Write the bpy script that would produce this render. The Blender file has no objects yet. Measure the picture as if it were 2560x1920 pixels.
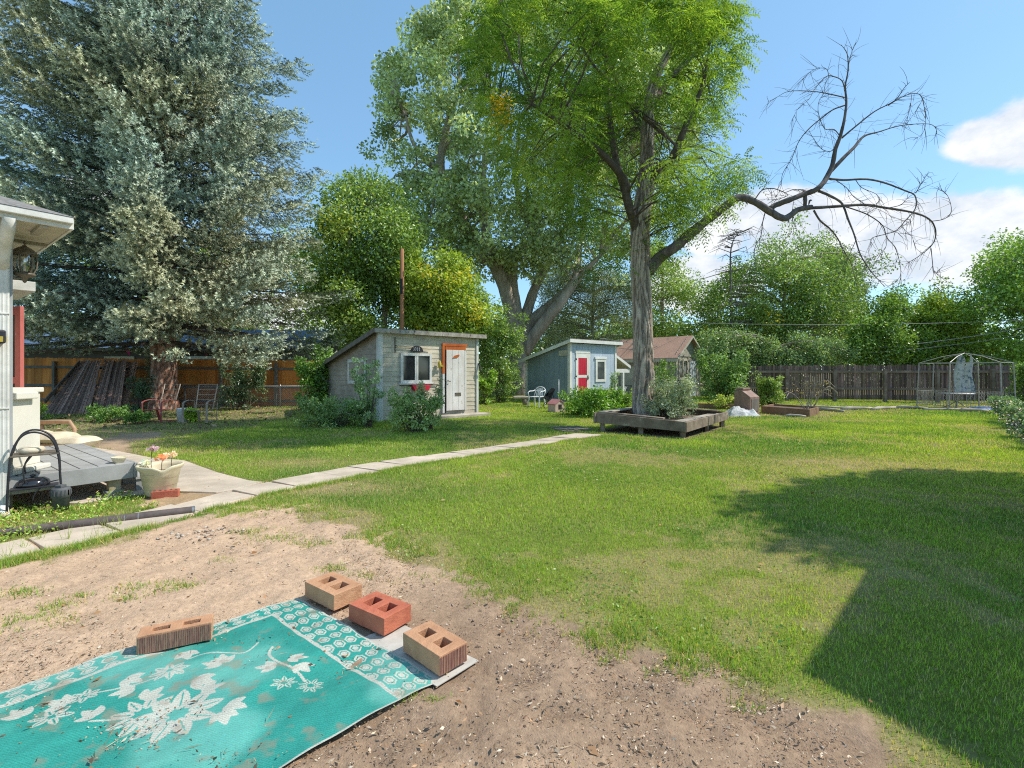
import bpy, math, random
import numpy as np
from mathutils import Vector, Matrix
rng = np.random.default_rng(7); random.seed(7)
SC = bpy.context.scene; COL = SC.collection
F, CX, HY, H = 1209.0, 1280.0, 928.0, 1.35
def W(px, py, d): return Vector(((px-CX)/F*d, d, H+(HY-py)/F*d))       # a point seen at a given distance
def G(px, py, z=0.0):                                                   # a point of the ground
    d = F*(H-z)/(py-HY); return Vector(((px-CX)/F*d, d, z))
# ---------------------------------------------------------------- objects
def tag(o, label=None, cat=None, group=None, kind=None):
    if label: o['label'] = label
    if cat: o['category'] = cat
    if group: o['group'] = group
    if kind: o['kind'] = kind
    return o
def thing(name, label, cat, loc=(0,0,0), rz=0.0, group=None):
    o = bpy.data.objects.new(name, None); COL.objects.link(o); o.empty_display_size = .1
    o.location = loc; o.rotation_euler = (0,0,rz); return tag(o, label, cat, group)
def copy_tree(o, parent=None):
    c = o.copy(); COL.objects.link(c); c.parent = parent
    for ch in o.children: copy_tree(ch, c)
    return c
class MB:
    def __init__(s): s.v = []; s.f = []; s.sm = []
    def add(s, vs, fs, smooth=False):
        b = len(s.v); s.v += [tuple(v) for v in vs]; s.f += [tuple(i+b for i in f) for f in fs]; s.sm += [smooth]*len(fs); return s
    def box(s, x0, x1, y0, y1, z0, z1, m=None):
        vs = [Vector((x,y,z)) for z in (z0,z1) for x,y in ((x0,y0),(x1,y0),(x1,y1),(x0,y1))]
        if m is not None: vs = [m@v for v in vs]
        return s.add(vs, [(0,3,2,1),(4,5,6,7),(0,1,5,4),(1,2,6,5),(2,3,7,6),(3,0,4,7)])
    def bar(s, p, q, w, h, up=(0,0,1)):                                 # rectangular bar from p to q
        p, q = Vector(p), Vector(q); d = (q-p).normalized(); u = Vector(up)
        a = d.cross(u)
        if a.length < 1e-4: a = d.cross(Vector((1,0,0)))
        a.normalize(); b = a.cross(d).normalized()
        vs = [c+a*i*w/2+b*j*h/2 for c in (p,q) for i,j in ((-1,-1),(1,-1),(1,1),(-1,1))]
        return s.add(vs, [(0,1,2,3),(7,6,5,4),(0,4,5,1),(1,5,6,2),(2,6,7,3),(3,7,4,0)])
    def tube(s, pts, r, n=8, caps=True, jit=0.0):
        pts = [Vector(p) for p in pts]
        if not hasattr(r, '__len__'): r = [r]*len(pts)
        t0 = (pts[1]-pts[0]).normalized(); a = t0.cross(Vector((0.13,0.27,1)))
        if a.length < .05: a = t0.cross(Vector((1,0,0)))
        a.normalize(); vs = []
        for i, p in enumerate(pts):
            t = (pts[min(i+1,len(pts)-1)]-pts[max(i-1,0)]).normalized()
            a = (a - t*a.dot(t)).normalized(); b = t.cross(a)
            for k in range(n):
                an = 2*math.pi*k/n; rr = r[i]*(1+jit*random.uniform(-1,1)) if jit else r[i]
                vs.append(p+a*math.cos(an)*rr+b*math.sin(an)*rr)
        fs = [(i*n+k, i*n+(k+1)%n, (i+1)*n+(k+1)%n, (i+1)*n+k) for i in range(len(pts)-1) for k in range(n)]
        if caps: fs += [tuple(range(n-1,-1,-1)), tuple((len(pts)-1)*n+k for k in range(n))]
        return s.add(vs, fs, n > 5)
    def lathe(s, prof, n=24, c=(0,0,0), close=False):
        vs = []; c = Vector(c)
        for r, z in prof:
            for k in range(n):
                an = 2*math.pi*k/n; vs.append(c+Vector((r*math.cos(an), r*math.sin(an), z)))
        fs = [(i*n+k, i*n+(k+1)%n, (i+1)*n+(k+1)%n, (i+1)*n+k) for i in range(len(prof)-1) for k in range(n)]
        if close: fs += [tuple(range(n-1,-1,-1)), tuple((len(prof)-1)*n+k for k in range(n))]
        return s.add(vs, fs, True)
    def prism(s, pts, off):                                             # polygon extruded by a vector
        pts = [Vector(p) for p in pts]; off = Vector(off); n = len(pts)
        return s.add(pts+[p+off for p in pts], [tuple(range(n-1,-1,-1)), tuple(range(n,2*n))]+[(i,(i+1)%n,n+(i+1)%n,n+i) for i in range(n)])
    def build(s, name, mat, parent=None, bev=0, loc=None, recalc=True):
        me = bpy.data.meshes.new(name); me.from_pydata(s.v, [], s.f); me.materials.append(mat)
        if recalc:
            import bmesh
            bm = bmesh.new(); bm.from_mesh(me); bmesh.ops.recalc_face_normals(bm, faces=bm.faces); bm.to_mesh(me); bm.free()
        if any(s.sm): me.polygons.foreach_set('use_smooth', s.sm)
        o = bpy.data.objects.new(name, me); COL.objects.link(o); o.parent = parent
        if loc is not None: o.location = loc
        if bev:
            b = o.modifiers.new('bevel','BEVEL'); b.width = bev; b.segments = 2; b.limit_method = 'ANGLE'
        return o
def fast_mesh(name, V, Fc, mat, parent=None, col=None, smooth=False):
    V = np.asarray(V, np.float32).reshape(-1,3); Fc = np.asarray(Fc, np.int32); k = Fc.shape[1]
    me = bpy.data.meshes.new(name); me.vertices.add(len(V)); me.vertices.foreach_set('co', V.ravel())
    me.loops.add(Fc.size); me.loops.foreach_set('vertex_index', Fc.ravel())
    me.polygons.add(len(Fc)); me.polygons.foreach_set('loop_start', np.arange(0, Fc.size, k, dtype=np.int32))
    me.polygons.foreach_set('loop_total', np.full(len(Fc), k, np.int32))
    if smooth: me.polygons.foreach_set('use_smooth', np.ones(len(Fc), bool))
    if col is not None:
        a = me.color_attributes.new('Col', 'FLOAT_COLOR', 'POINT')
        c = np.ones((len(V),4), np.float32); c[:,:3] = col; a.data.foreach_set('color', c.ravel())
    me.update(); me.validate(clean_customdata=False); me.materials.append(mat)
    o = bpy.data.objects.new(name, me); COL.objects.link(o); o.parent = parent; return o
# ---------------------------------------------------------------- materials
def _nt(name):
    m = bpy.data.materials.new(name); m.use_nodes = True; n = m.node_tree; n.nodes.clear(); return m, n
def _N(n, t, **k):
    x = n.nodes.new(t)
    for a, b in k.items():
        if a in x.inputs: x.inputs[a].default_value = b
        else: setattr(x, a, b)
    return x
def c4(c): return (c[0], c[1], c[2], 1)
def pmat(name, c1, c2=None, scale=6, st=(1,1,1), rough=.8, bump=.15, bscale=None, metal=0, peel=None, pamt=.5, pscale=9, attr=False, spec=.3, dirt=0, dist=.01, vary=.0):
    """procedural surface: two tones over stretched noise, optional patches of a third colour (worn paint), fine bump"""
    m, n = _nt(name); L = n.links.new
    out = _N(n,'ShaderNodeOutputMaterial'); b = _N(n,'ShaderNodeBsdfPrincipled'); L(b.outputs[0], out.inputs[0])
    b.inputs['Roughness'].default_value = rough; b.inputs['Metallic'].default_value = metal; b.inputs['Specular IOR Level'].default_value = spec
    tc = _N(n,'ShaderNodeTexCoord'); mp = _N(n,'ShaderNodeMapping'); mp.inputs['Scale'].default_value = st
    L(tc.outputs['Object'], mp.inputs[0])
    nz = _N(n,'ShaderNodeTexNoise', Scale=scale, Detail=8.0, Roughness=.62); L(mp.outputs[0], nz.inputs['Vector'])
    if c2 is None: c2 = tuple(x*.75 for x in c1)
    cr = _N(n,'ShaderNodeValToRGB'); cr.color_ramp.elements[0].position = .34; cr.color_ramp.elements[1].position = .66
    cr.color_ramp.elements[0].color = c4(c2); cr.color_ramp.elements[1].color = c4(c1); L(nz.outputs['Fac'], cr.inputs[0])
    cur = cr.outputs[0]
    if peel is not None:
        n2 = _N(n,'ShaderNodeTexNoise', Scale=pscale, Detail=10.0, Roughness=.7); L(mp.outputs[0], n2.inputs['Vector'])
        r2 = _N(n,'ShaderNodeValToRGB'); r2.color_ramp.elements[0].position = pamt; r2.color_ramp.elements[1].position = pamt+.06
        L(n2.outputs['Fac'], r2.inputs[0]); mx = _N(n,'ShaderNodeMix', data_type='RGBA'); L(r2.outputs[0], mx.inputs[0]); L(cur, mx.inputs[6]); mx.inputs[7].default_value = c4(peel); cur = mx.outputs[2]
    n3 = _N(n,'ShaderNodeTexNoise', Scale=1.3, Detail=5.0); L(tc.outputs['Object'], n3.inputs['Vector'])
    r3 = _N(n,'ShaderNodeMapRange'); r3.inputs['From Min'].default_value=.3; r3.inputs['From Max'].default_value=.7; r3.inputs['To Min'].default_value=1-dirt-.08; r3.inputs['To Max'].default_value=1.06
    L(n3.outputs['Fac'], r3.inputs[0]); mu = _N(n,'ShaderNodeMix', data_type='RGBA', blend_type='MULTIPLY'); mu.inputs[0].default_value = 1; L(cur, mu.inputs[6]); L(r3.outputs[0], mu.inputs[7]); cur = mu.outputs[2]
    if attr:
        at = _N(n,'ShaderNodeAttribute'); at.attribute_name = 'Col'; ma = _N(n,'ShaderNodeMix', data_type='RGBA', blend_type='MULTIPLY'); ma.inputs[0].default_value = 1
        L(cur, ma.inputs[6]); L(at.outputs['Color'], ma.inputs[7]); cur = ma.outputs[2]
    L(cur, b.inputs['Base Color'])
    if bump:
        nb = _N(n,'ShaderNodeTexNoise', Scale=bscale or scale*4, Detail=8.0, Roughness=.65); L(mp.outputs[0], nb.inputs['Vector'])
        bp = _N(n,'ShaderNodeBump', Strength=bump, Distance=dist); L(nb.outputs['Fac'], bp.inputs['Height']); L(bp.outputs[0], b.inputs['Normal'])
    return m
def leafmat(name, trans=.35, tint=(1.1,1.15,.5), gloss=.04, rough=.5, k=1.0):
    m, n = _nt(name); L = n.links.new
    out = _N(n,'ShaderNodeOutputMaterial'); at = _N(n,'ShaderNodeAttribute'); at.attribute_name = 'Col'
    d = _N(n,'ShaderNodeBsdfDiffuse'); t = _N(n,'ShaderNodeBsdfTranslucent'); g = _N(n,'ShaderNodeBsdfGlossy', Roughness=rough)
    g.inputs['Color'].default_value = (1,1,1,1)
    mt = _N(n,'ShaderNodeMix', data_type='RGBA', blend_type='MULTIPLY'); mt.inputs[0].default_value = 1; mt.inputs[7].default_value = c4(tint)
    mk = _N(n,'ShaderNodeMix', data_type='RGBA', blend_type='MULTIPLY'); mk.inputs[0].default_value = 1; L(at.outputs['Color'], mk.inputs[6]); mk.inputs[7].default_value = (k,k,k,1); L(mk.outputs[2], mt.inputs[6])
    L(mk.outputs[2], d.inputs[0]); L(mt.outputs[2], t.inputs[0])
    x = _N(n,'ShaderNodeMixShader'); x.inputs[0].default_value = trans; L(d.outputs[0], x.inputs[1]); L(t.outputs[0], x.inputs[2])
    y = _N(n,'ShaderNodeMixShader'); y.inputs[0].default_value = gloss; L(x.outputs[0], y.inputs[1]); L(g.outputs[0], y.inputs[2])
    L(y.outputs[0], out.inputs[0]); return m
def glassmat(name, c=(.03,.035,.04), rough=.06, spec=.8, c2=None):
    return pmat(name, c, c2 or tuple(x*.5 for x in c), scale=3, rough=rough, bump=.02, bscale=2, spec=spec)
def clearglass(name):
    m, n = _nt(name); out = _N(n,'ShaderNodeOutputMaterial'); g = _N(n,'ShaderNodeBsdfGlossy', Roughness=.05); t = _N(n,'ShaderNodeBsdfTransparent')
    t.inputs[0].default_value = (.85,.86,.82,1); x = _N(n,'ShaderNodeMixShader'); x.inputs[0].default_value = .3
    n.links.new(t.outputs[0], x.inputs[1]); n.links.new(g.outputs[0], x.inputs[2]); n.links.new(x.outputs[0], out.inputs[0]); return m
M = {}
M['white'] = pmat('white_paint', (.78,.77,.72),(.6,.59,.54), 8, rough=.6, dirt=.1)
M['peel_white'] = pmat('peeling_white_paint', (.74,.73,.69),(.58,.57,.53), 6, (1,1,.35), rough=.75, peel=(.3,.26,.21), pamt=.57, pscale=14, bump=.4)
M['door_white'] = pmat('flaking_door_paint', (.78,.76,.73),(.66,.6,.55), 5, (1,1,.25), rough=.75, peel=(.25,.19,.14), pamt=.6, pscale=16, bump=.4)
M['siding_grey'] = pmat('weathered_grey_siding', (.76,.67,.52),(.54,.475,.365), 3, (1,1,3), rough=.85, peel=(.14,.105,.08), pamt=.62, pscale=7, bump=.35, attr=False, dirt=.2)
M['siding_side'] = pmat('weathered_dark_siding', (.52,.44,.36),(.38,.32,.26), 3, (1,1,3), rough=.85, peel=(.42,.38,.34), pamt=.67, pscale=7, bump=.35, dirt=.15)  # side wall boards, a darker tone of the front siding
M['roofing'] = pmat('old_roll_roofing', (.24,.24,.24),(.1,.1,.105), 5, rough=.95, peel=(.5,.5,.47), pamt=.6, pscale=8, bump=.5)
M['fascia_old'] = pmat('rotting_fascia', (.5,.47,.41),(.28,.24,.2), 3, (2,2,1), rough=.9, peel=(.08,.06,.05), pamt=.57, pscale=5, bump=.6)
M['orange'] = pmat('orange_brown_trim', (.56,.15,.03),(.4,.09,.02), 5, (1,1,.4), rough=.6, peel=(.24,.08,.04), pamt=.62)
M['glass'] = glassmat('dark_window_glass')
M['glass2'] = glassmat('grey_window_glass', (.12,.13,.13), .08)
M['clear'] = clearglass('lantern_glass')
M['blue'] = pmat('shaded_blue_siding', (.29,.35,.4),(.24,.3,.34), 4, (1,1,.4), rough=.75, bump=.2, dirt=.08)  # shaded copy of the shed's blue, darkness put into the paint
M['bluelit'] = pmat('lit_blue_siding', (.5,.58,.66),(.44,.51,.6), 4, (1,1,.4), rough=.75, bump=.2, dirt=.08)  # sunlit copy of the same blue, lightened for the front wall
M['trimw'] = pmat('cream_white_trim', (.8,.79,.74),(.7,.68,.62), 6, rough=.6, dirt=.06)
M['red'] = pmat('red_door_paint', (.62,.03,.06),(.5,.02,.045), 6, (1,1,.3), rough=.5, dirt=.1)
M['redbase'] = pmat('dark_red_skirting', (.2,.03,.035), None, 6, rough=.8)
M['brownroof'] = pmat('brown_shingle_roof', (.6,.37,.28),(.44,.25,.18), 16, rough=.95, bump=.6, bscale=50)
M['cream'] = pmat('cream_siding', (.6,.56,.45),(.48,.44,.35), 5, rough=.8, dirt=.15)
M['tan'] = pmat('tan_siding', (.45,.41,.34),(.34,.31,.26), 5, rough=.85, dirt=.15)
M['shingle'] = pmat('grey_gable_shingles', (.52,.5,.42),(.36,.34,.28), 7, rough=.9, bump=.4)
M['paleblue'] = pmat('pale_blue_door', (.55,.66,.74),(.42,.5,.56), 5, (1,1,.4), rough=.7, peel=(.7,.7,.68), pamt=.55)
M['cedar'] = pmat('orange_cedar', (.8,.31,.075),(.62,.21,.045), 4, (2,2,.35), rough=.8, bump=.3, attr=True)
M['greywood'] = pmat('grey_weathered_wood', (.24,.21,.18),(.15,.125,.1), 4, (1.5,1.5,.5), rough=.9, bump=.5)
M['oldwood'] = pmat('dark_weathered_beam', (.33,.255,.19),(.16,.12,.09), 3, (1,1,1), rough=.92, peel=(.46,.4,.32), pamt=.6, pscale=6, bump=.6)
M['plank'] = pmat('bleached_plank', (.52,.46,.38),(.34,.29,.23), 3, (1,1,1), rough=.9, bump=.5)
M['darkfence'] = pmat('dark_brown_fence', (.27,.175,.155),(.13,.085,.075), 4, (3,3,.3), rough=.9, bump=.4, attr=True)
M['panel'] = pmat('dark_leaning_pickets', (.42,.3,.22),(.2,.135,.1), 5, (3,3,.4), rough=.9, peel=(.27,.14,.13), pamt=.64, bump=.4, attr=True)
M['metal'] = pmat('galvanised_metal', (.42,.43,.43),(.3,.3,.3), 12, rough=.45, metal=.7, bump=.1)
M['rustpaint'] = pmat('faded_red_metal', (.45,.1,.09),(.3,.07,.06), 12, rough=.6, peel=(.4,.33,.3), pamt=.55, bump=.2)
M['beigepaint'] = pmat('rusty_beige_metal', (.42,.36,.29),(.26,.2,.15), 12, rough=.6, bump=.2)
M['blackmetal'] = pmat('black_metal', (.045,.045,.055),(.025,.025,.03), 12, rough=.45, metal=.3, bump=.1, spec=.5)
M['blackgloss'] = pmat('black_gloss', (.02,.02,.025), None, 12, rough=.12, bump=0, spec=.8)
M['bronze'] = pmat('aged_bronze', (.24,.2,.15),(.13,.11,.085), 20, rough=.5, metal=.3, bump=.2)
M['greyboard'] = pmat('grey_deck_paint', (.42,.42,.41),(.35,.345,.33), 5, (1,1,1), rough=.7, peel=(.27,.25,.22), pamt=.64, pscale=8, bump=.2, dirt=.12)
M['housegrey'] = pmat('grey_corner_paint', (.4,.43,.44),(.36,.38,.39), 4, rough=.7)
M['postwood'] = pmat('yellowed_post', (.5,.42,.28),(.35,.28,.17), 5, (3,3,.4), rough=.85, bump=.3)
M['concrete'] = pmat('concrete', (.68,.57,.45),(.54,.45,.35), 5, rough=.92, peel=(.42,.35,.27), pamt=.63, pscale=4, bump=.4, bscale=60, dirt=.18)
M['block'] = pmat('grey_concrete', (.3,.31,.31),(.24,.245,.24), 8, rough=.9)
M['plastic'] = pmat('cream_plastic', (.72,.69,.6),(.66,.63,.55), 4, rough=.45, bump=.02)
M['potplastic'] = pmat('ivory_plastic', (.76,.68,.48),(.66,.58,.4), 6, rough=.45, bump=.03, dirt=.12)
M['whiteplastic'] = pmat('white_plastic', (.8,.81,.82),(.74,.75,.76), 5, rough=.4, bump=0)
M['tanplastic'] = pmat('tan_plastic', (.5,.33,.21),(.42,.27,.17), 5, rough=.5, bump=.03)
M['cushion'] = pmat('cream_cushion', (.7,.62,.48),(.55,.47,.34), 7, rough=.95, bump=.3)
M['brickred'] = pmat('red_brick', (.5,.15,.09),(.38,.1,.06), 14, rough=.9, bump=.4)
M['blockbuff'] = pmat('buff_clay_block', (.66,.37,.21),(.54,.28,.155), 12, rough=.92, bump=.5, bscale=90, dirt=.15)
M['blockred'] = pmat('red_clay_block', (.62,.2,.115),(.5,.14,.08), 12, rough=.92, bump=.5, bscale=90, dirt=.12)
M['blockscored'] = pmat('scored_clay_face', (.42,.25,.17),(.24,.1,.09), 30, (6,6,.5), rough=.95, bump=.9, bscale=12)
M['terracotta'] = pmat('terracotta', (.55,.17,.07), None, 9, rough=.8)
M['pipe'] = pmat('brown_grey_pipe', (.17,.135,.125),(.1,.08,.075), 9, (1,1,1), rough=.75, peel=(.4,.38,.36), pamt=.69, pscale=14, bump=.3)
M['grpipe'] = pmat('dark_grey_standpipe', (.13,.135,.14),(.08,.085,.09), 12, rough=.6, bump=.2)
M['bark'] = pmat('furrowed_bark', (.36,.28,.22),(.13,.09,.065), 7, (1,1,.16), rough=.95, bump=1.0, bscale=9, dist=.09, dirt=.15)
M['bark2'] = pmat('cottonwood_bark', (.52,.44,.36),(.25,.2,.155), 3, (1,1,.2), rough=.95, bump=1, bscale=6, dist=.1)
M['sprucebark'] = pmat('spruce_bark', (.4,.21,.14),(.17,.1,.075), 9, (1,1,.5), rough=.95, peel=(.38,.33,.27), pamt=.56, pscale=12, bump=1, bscale=14, dist=.06)
M['deadbark'] = pmat('dead_grey_wood', (.24,.2,.18),(.1,.08,.085), 9, (1,1,.3), rough=.95, bump=.7, dist=.02)
M['twig'] = pmat('thin_branch', (.16,.125,.1),(.08,.06,.045), 9, rough=.95, bump=.3)
M['pole'] = pmat('utility_pole_wood', (.4,.2,.1),(.24,.12,.06), 5, (2,2,.3), rough=.9)
M['wire'] = pmat('grey_cable', (.3,.3,.3), None, 5, rough=.6, bump=0)
M['shingroof'] = pmat('grey_asphalt_shingles', (.3,.28,.26),(.17,.16,.15), 20, rough=.95, bump=.6, bscale=60)
M['blueroof'] = pmat('slate_blue_roof', (.11,.17,.26),(.07,.11,.17), 6, rough=.8)
M['darkred'] = pmat('dark_red_paint', (.2,.03,.03), None, 6, rough=.7)
M['screen'] = pmat('dark_door_screen', (.09,.07,.06),(.05,.04,.035), 5, rough=.5)
M['pinkred'] = pmat('chipped_red_door_frame', (.55,.16,.14),(.45,.12,.1), 7, (1,1,.4), rough=.7, peel=(.75,.7,.66), pamt=.655, pscale=12, bump=.3)
M['pink'] = pmat('pink_fabric', (.7,.06,.25), None, 6, rough=.8)
M['yellow'] = pmat('faded_yellow', (.6,.48,.08),(.4,.3,.05), 6, rough=.6)
M['gold'] = pmat('dull_gold', (.45,.35,.06),(.3,.22,.04), 6, rough=.4)
M['iron'] = pmat('dark_iron', (.06,.055,.06), (.03,.03,.03), 12, rough=.6, metal=.4)
M['tarpw'] = pmat('dirty_white_sheet', (.74,.74,.74),(.35,.34,.33), 4, rough=.6, bump=.4, bscale=12, dist=.05)
M['tarpb'] = pmat('blue_tarpaulin', (.07,.2,.5),(.05,.13,.36), 4, rough=.5, bump=.3, bscale=12, dist=.03)
M['compost'] = pmat('faded_brown_bin', (.36,.22,.17),(.24,.15,.12), 5, (1,1,.4), rough=.7, peel=(.45,.36,.28), pamt=.6)
M['bedwood'] = pmat('brown_bed_boards', (.33,.2,.12),(.2,.12,.075), 4, (1,1,1), rough=.9, bump=.5)
M['gazebo'] = pmat('pale_gazebo_metal', (.5,.47,.44),(.36,.33,.31), 10, rough=.5, metal=.3, bump=.1)
M['dkplastic'] = pmat('black_stroller', (.03,.03,.035), None, 6, rough=.6)
M['pinkhouse'] = pmat('dusty_pink_wood', (.66,.5,.42),(.55,.4,.33), 6, rough=.8, bump=.3)
M['pinkroof'] = pmat('faded_red_roofing', (.55,.24,.24),(.42,.17,.17), 6, rough=.85)
M['leaf'] = leafmat('leaves', .36, (1.05,1.08,.55), .045, .45, k=1.8); M['leafb'] = leafmat('back_lit_leaves', .42, (1.12,1.12,.5), .04, .45, k=1.6)
M['needle'] = leafmat('spruce_needles', .1, (1.1,1,.8), .05, .5, k=2.05)
M['grass'] = leafmat('grass_blades', .42, (1.2,1.15,.45), .03, k=2.2)
M['litter'] = leafmat('dry_leaves', .15, (1,.9,.7), .02)
M['darksoil'] = pmat('soil', (.2,.14,.1),(.1,.07,.05), 8, rough=.95, bump=.6)
def cloth_mat():
    m = pmat('patterned_cloth', (.62,.63,.6),(.5,.52,.5), 6, rough=.9, peel=(.14,.2,.22), pamt=.53, pscale=7, bump=.3); return m
M['cloth'] = cloth_mat(); M['dustwhite'] = pmat('dusty_white_sheet', (.6,.57,.51),(.45,.41,.35), 9, rough=.8, dirt=.1)
# ---------------------------------------------------------------- numpy noise / polygons
def vnoise(x, y, s, seed=0, oct=3):
    r = np.zeros_like(x, float); a = 1.0; tot = 0
    for o in range(oct):
        g = np.random.default_rng(seed+o*17).random((256,256)); X = x*s*2**o+1000.3; Y = y*s*2**o+1000.7
        xi = np.floor(X).astype(int); yi = np.floor(Y).astype(int); fx = X-xi; fy = Y-yi; fx = fx*fx*(3-2*fx); fy = fy*fy*(3-2*fy)
        q = lambda i,j: g[(xi+i)%256,(yi+j)%256]
        r += a*((q(0,0)*(1-fx)+q(1,0)*fx)*(1-fy)+(q(0,1)*(1-fx)+q(1,1)*fx)*fy); tot += a; a *= .5
    return r/tot
def sdf(x, y, poly):                                                    # >0 inside
    P = np.array([(p[0],p[1]) for p in poly], float); n = len(P); dmin = np.full(x.shape, 1e9); ins = np.zeros(x.shape, bool)
    for i in range(n):
        ax, ay = P[i]; bx, by = P[(i+1)%n]; ex, ey = bx-ax, by-ay
        t = np.clip(((x-ax)*ex+(y-ay)*ey)/(ex*ex+ey*ey+1e-12), 0, 1)
        dmin = np.minimum(dmin, (x-ax-t*ex)**2+(y-ay-t*ey)**2)
        c = ((ay > y) != (by > y)); 
        with np.errstate(divide='ignore', invalid='ignore'): xx = (bx-ax)*(y-ay)/(by-ay+1e-12)+ax
        ins ^= c & (x < xx)
    d = np.sqrt(dmin); return np.where(ins, d, -d)
def smooth(a, b, x): t = np.clip((x-a)/(b-a), 0, 1); return t*t*(3-2*t)
# ================================================================ ground, lawn, path
Gp = lambda L: [G(a,b) for a,b in L]
dirt_poly = Gp([(-700,1500),(0,1440),(300,1355),(560,1290),(640,1262),(740,1262),(833,1307),(940,1350),(1041,1392),(1226,1488),(1492,1590),(1620,1625),(1851,1722),(2140,1822)])
dirt_poly += [Vector((1.0,.9,0)), Vector((0,-3,0)), Vector((-9,-3,0)), Vector((-6,2.0,0))]
path_lo = Gp([(-900,1730),(0,1408),(136,1378),(490,1284),(641,1240),(860,1199),(1014,1166),(1197,1138),(1350,1113),(1440,1098),(1511,1087)])
path_up = Gp([(-900,1640),(0,1364),(180,1322),(412,1269),(583,1224),(860,1170),(926,1160),(1082,1137),(1197,1122),(1338,1100),(1400,1091),(1440,1083)])
path_poly = path_lo + path_up[::-1]
patio_poly = Gp([(180,1112),(300,1130),(380,1146),(459,1152),(544,1183),(622,1203),(655,1207),(583,1226),(540,1233),(445,1230),(330,1238),(200,1260),(0,1260)])
sand_poly = Gp([(415,1232),(555,1222),(585,1232),(470,1262),(400,1275),(360,1250)])
weed_poly = Gp([(-900,1640),(0,1362),(180,1320),(412,1268),(340,1245),(200,1210),(0,1200),(-900,1330)])
shade_poly = Gp([(-200,1100),(120,1108),(300,1112),(480,1090),(620,1068),(760,1040),(760,1022),(500,1008),(-200,1008)])
tan_poly = Gp([(215,1112),(300,1083),(420,1078),(410,1095),(330,1103),(325,1135),(270,1138)])
bed_poly = Gp([(1870,1012),(1900,1040),(2060,1047),(2140,1030),(2300,1026),(2480,1032),(2500,1016),(2300,1000),(1870,1004)])
fbed_poly = Gp([(2480,1022),(2500,1045),(2560,1110),(2700,1190),(3100,1190),(3100,1010)])
plant_c = [G(1486,1078),G(1719,1097),G(1820,1066),Vector((3.62,13.0,0))]
shed1 = dict(o=Vector((-3.59,13.06,0)), rz=math.atan2(2.19,2.49)); shed2 = dict(o=Vector((2.5,20.9,0)), rz=math.atan2(2.1,2.44)); shed3 = dict(o=Vector((8.1,24.0,0)), rz=math.atan2(1.8,1.95))
def rect(s, w, d, m=0.0):
    c, n = math.cos(s['rz']), math.sin(s['rz']); o = s['o']
    return [Vector((o.x+a*c-b*n, o.y+a*n+b*c, 0)) for a,b in ((-m,-m),(w+m,-m),(w+m,d+m),(-m,d+m))]
def lawn(x, y):
    """0..1 grass cover and dry (0..1) of the yard"""
    n1 = vnoise(x,y,1.6,3,4)-.5; n2 = vnoise(x,y,6,9,3)-.5; w = n1*.5+n2*.5
    L = smooth(.06,-.1, sdf(x,y,dirt_poly)+w*.9)
    L = np.minimum(L, smooth(.0,-.05, sdf(x,y,path_poly)+n2*.12))
    L = np.minimum(L, smooth(.0,-.08, sdf(x,y,patio_poly)+n2*.15))
    L = np.minimum(L, smooth(.02,-.06, sdf(x,y,sand_poly)+n2*.2))
    L = np.minimum(L, 1-.8*smooth(-.5,.5, sdf(x,y,shade_poly)+w*2.6))
    L = np.minimum(L, smooth(.1,-.2, sdf(x,y,tan_poly)+w*.6))
    L = np.minimum(L, 1-.55*smooth(-.15,.1, sdf(x,y,bed_poly)+w*.8)); L = np.minimum(L, smooth(.1,-.15, sdf(x,y,fbed_poly)+w*.5))
    L = np.minimum(L, smooth(.05,-.1, sdf(x,y,plant_c)+w*.3))
    for s,a,b in ((shed1,3.32,3.83),(shed2,3.2,2.8),(shed3,2.65,3.5)): L = np.minimum(L, smooth(.02,-.15, sdf(x,y,rect(s,a,b))))
    L = np.where(y > 24.5, L*.5, L)
    dry = smooth(.48,.74, vnoise(x,y,.7,21,5)+n2*.6)*.55
    for cx,cy,rx,ry,k in ((4.9,7.0,1.7,.7,.8),(5.6,6.6,1.6,.35,.6),(-2.2,5.6,1.0,.35,.9),(-.3,12.6,1.5,.5,.6),(8,15,4,.8,.55),(.4,10,.8,.3,.5),(-3.1,7.1,.9,.4,.6)):
        dry = np.maximum(dry, k*np.exp(-(((x-cx)/rx)**2+((y-cy)/ry)**2))*(1+1.2*(vnoise(x,y,5,31,3)-.5)))
    dd = -sdf(x,y,dirt_poly); dry = np.maximum(dry, .85*smooth(.32,.0,dd+n1*.8)*(dd > -.4))
    return L, np.clip(dry,0,1)
def gz(x, y):                                                            # lie of the land
    x = np.asarray(x,float); y = np.asarray(y,float)
    z = .16*np.exp(-(((x+6.6)/.8)**2+((y-14.9)/.7)**2)) + .012*(vnoise(x,y,2.2,51,3)-.5)
    return z
xs = np.unique(np.round(np.concatenate([-np.geomspace(8,400,34)[::-1], np.arange(-8,-4,.09), np.arange(-4,3,.035), np.arange(3,12,.09), np.arange(12,26,.4), np.geomspace(26,400,26)]),3))
ys = np.unique(np.round(np.concatenate([-np.geomspace(2,200,16)[::-1], np.arange(-2,1,.3), np.arange(1,5,.035), np.arange(5,14,.08), np.arange(14,30,.25), np.geomspace(30,600,30)]),3))
X, Y = np.meshgrid(xs, ys); L, dry = lawn(X, Y)
sd = sdf(X,Y,dirt_poly); n8 = vnoise(X,Y,9,61,4); n30 = vnoise(X,Y,28,63,2); n2_ = vnoise(X,Y,1.5,71,4)
dcol = np.array([.64,.46,.32])[None,None]*(1-.0*X[...,None]); dark = np.array([.39,.275,.19])
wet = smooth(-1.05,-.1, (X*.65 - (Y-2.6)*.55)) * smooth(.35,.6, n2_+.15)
wet = np.clip(wet*1.1 + .35*smooth(.55,.75,n8),0,1)
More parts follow.
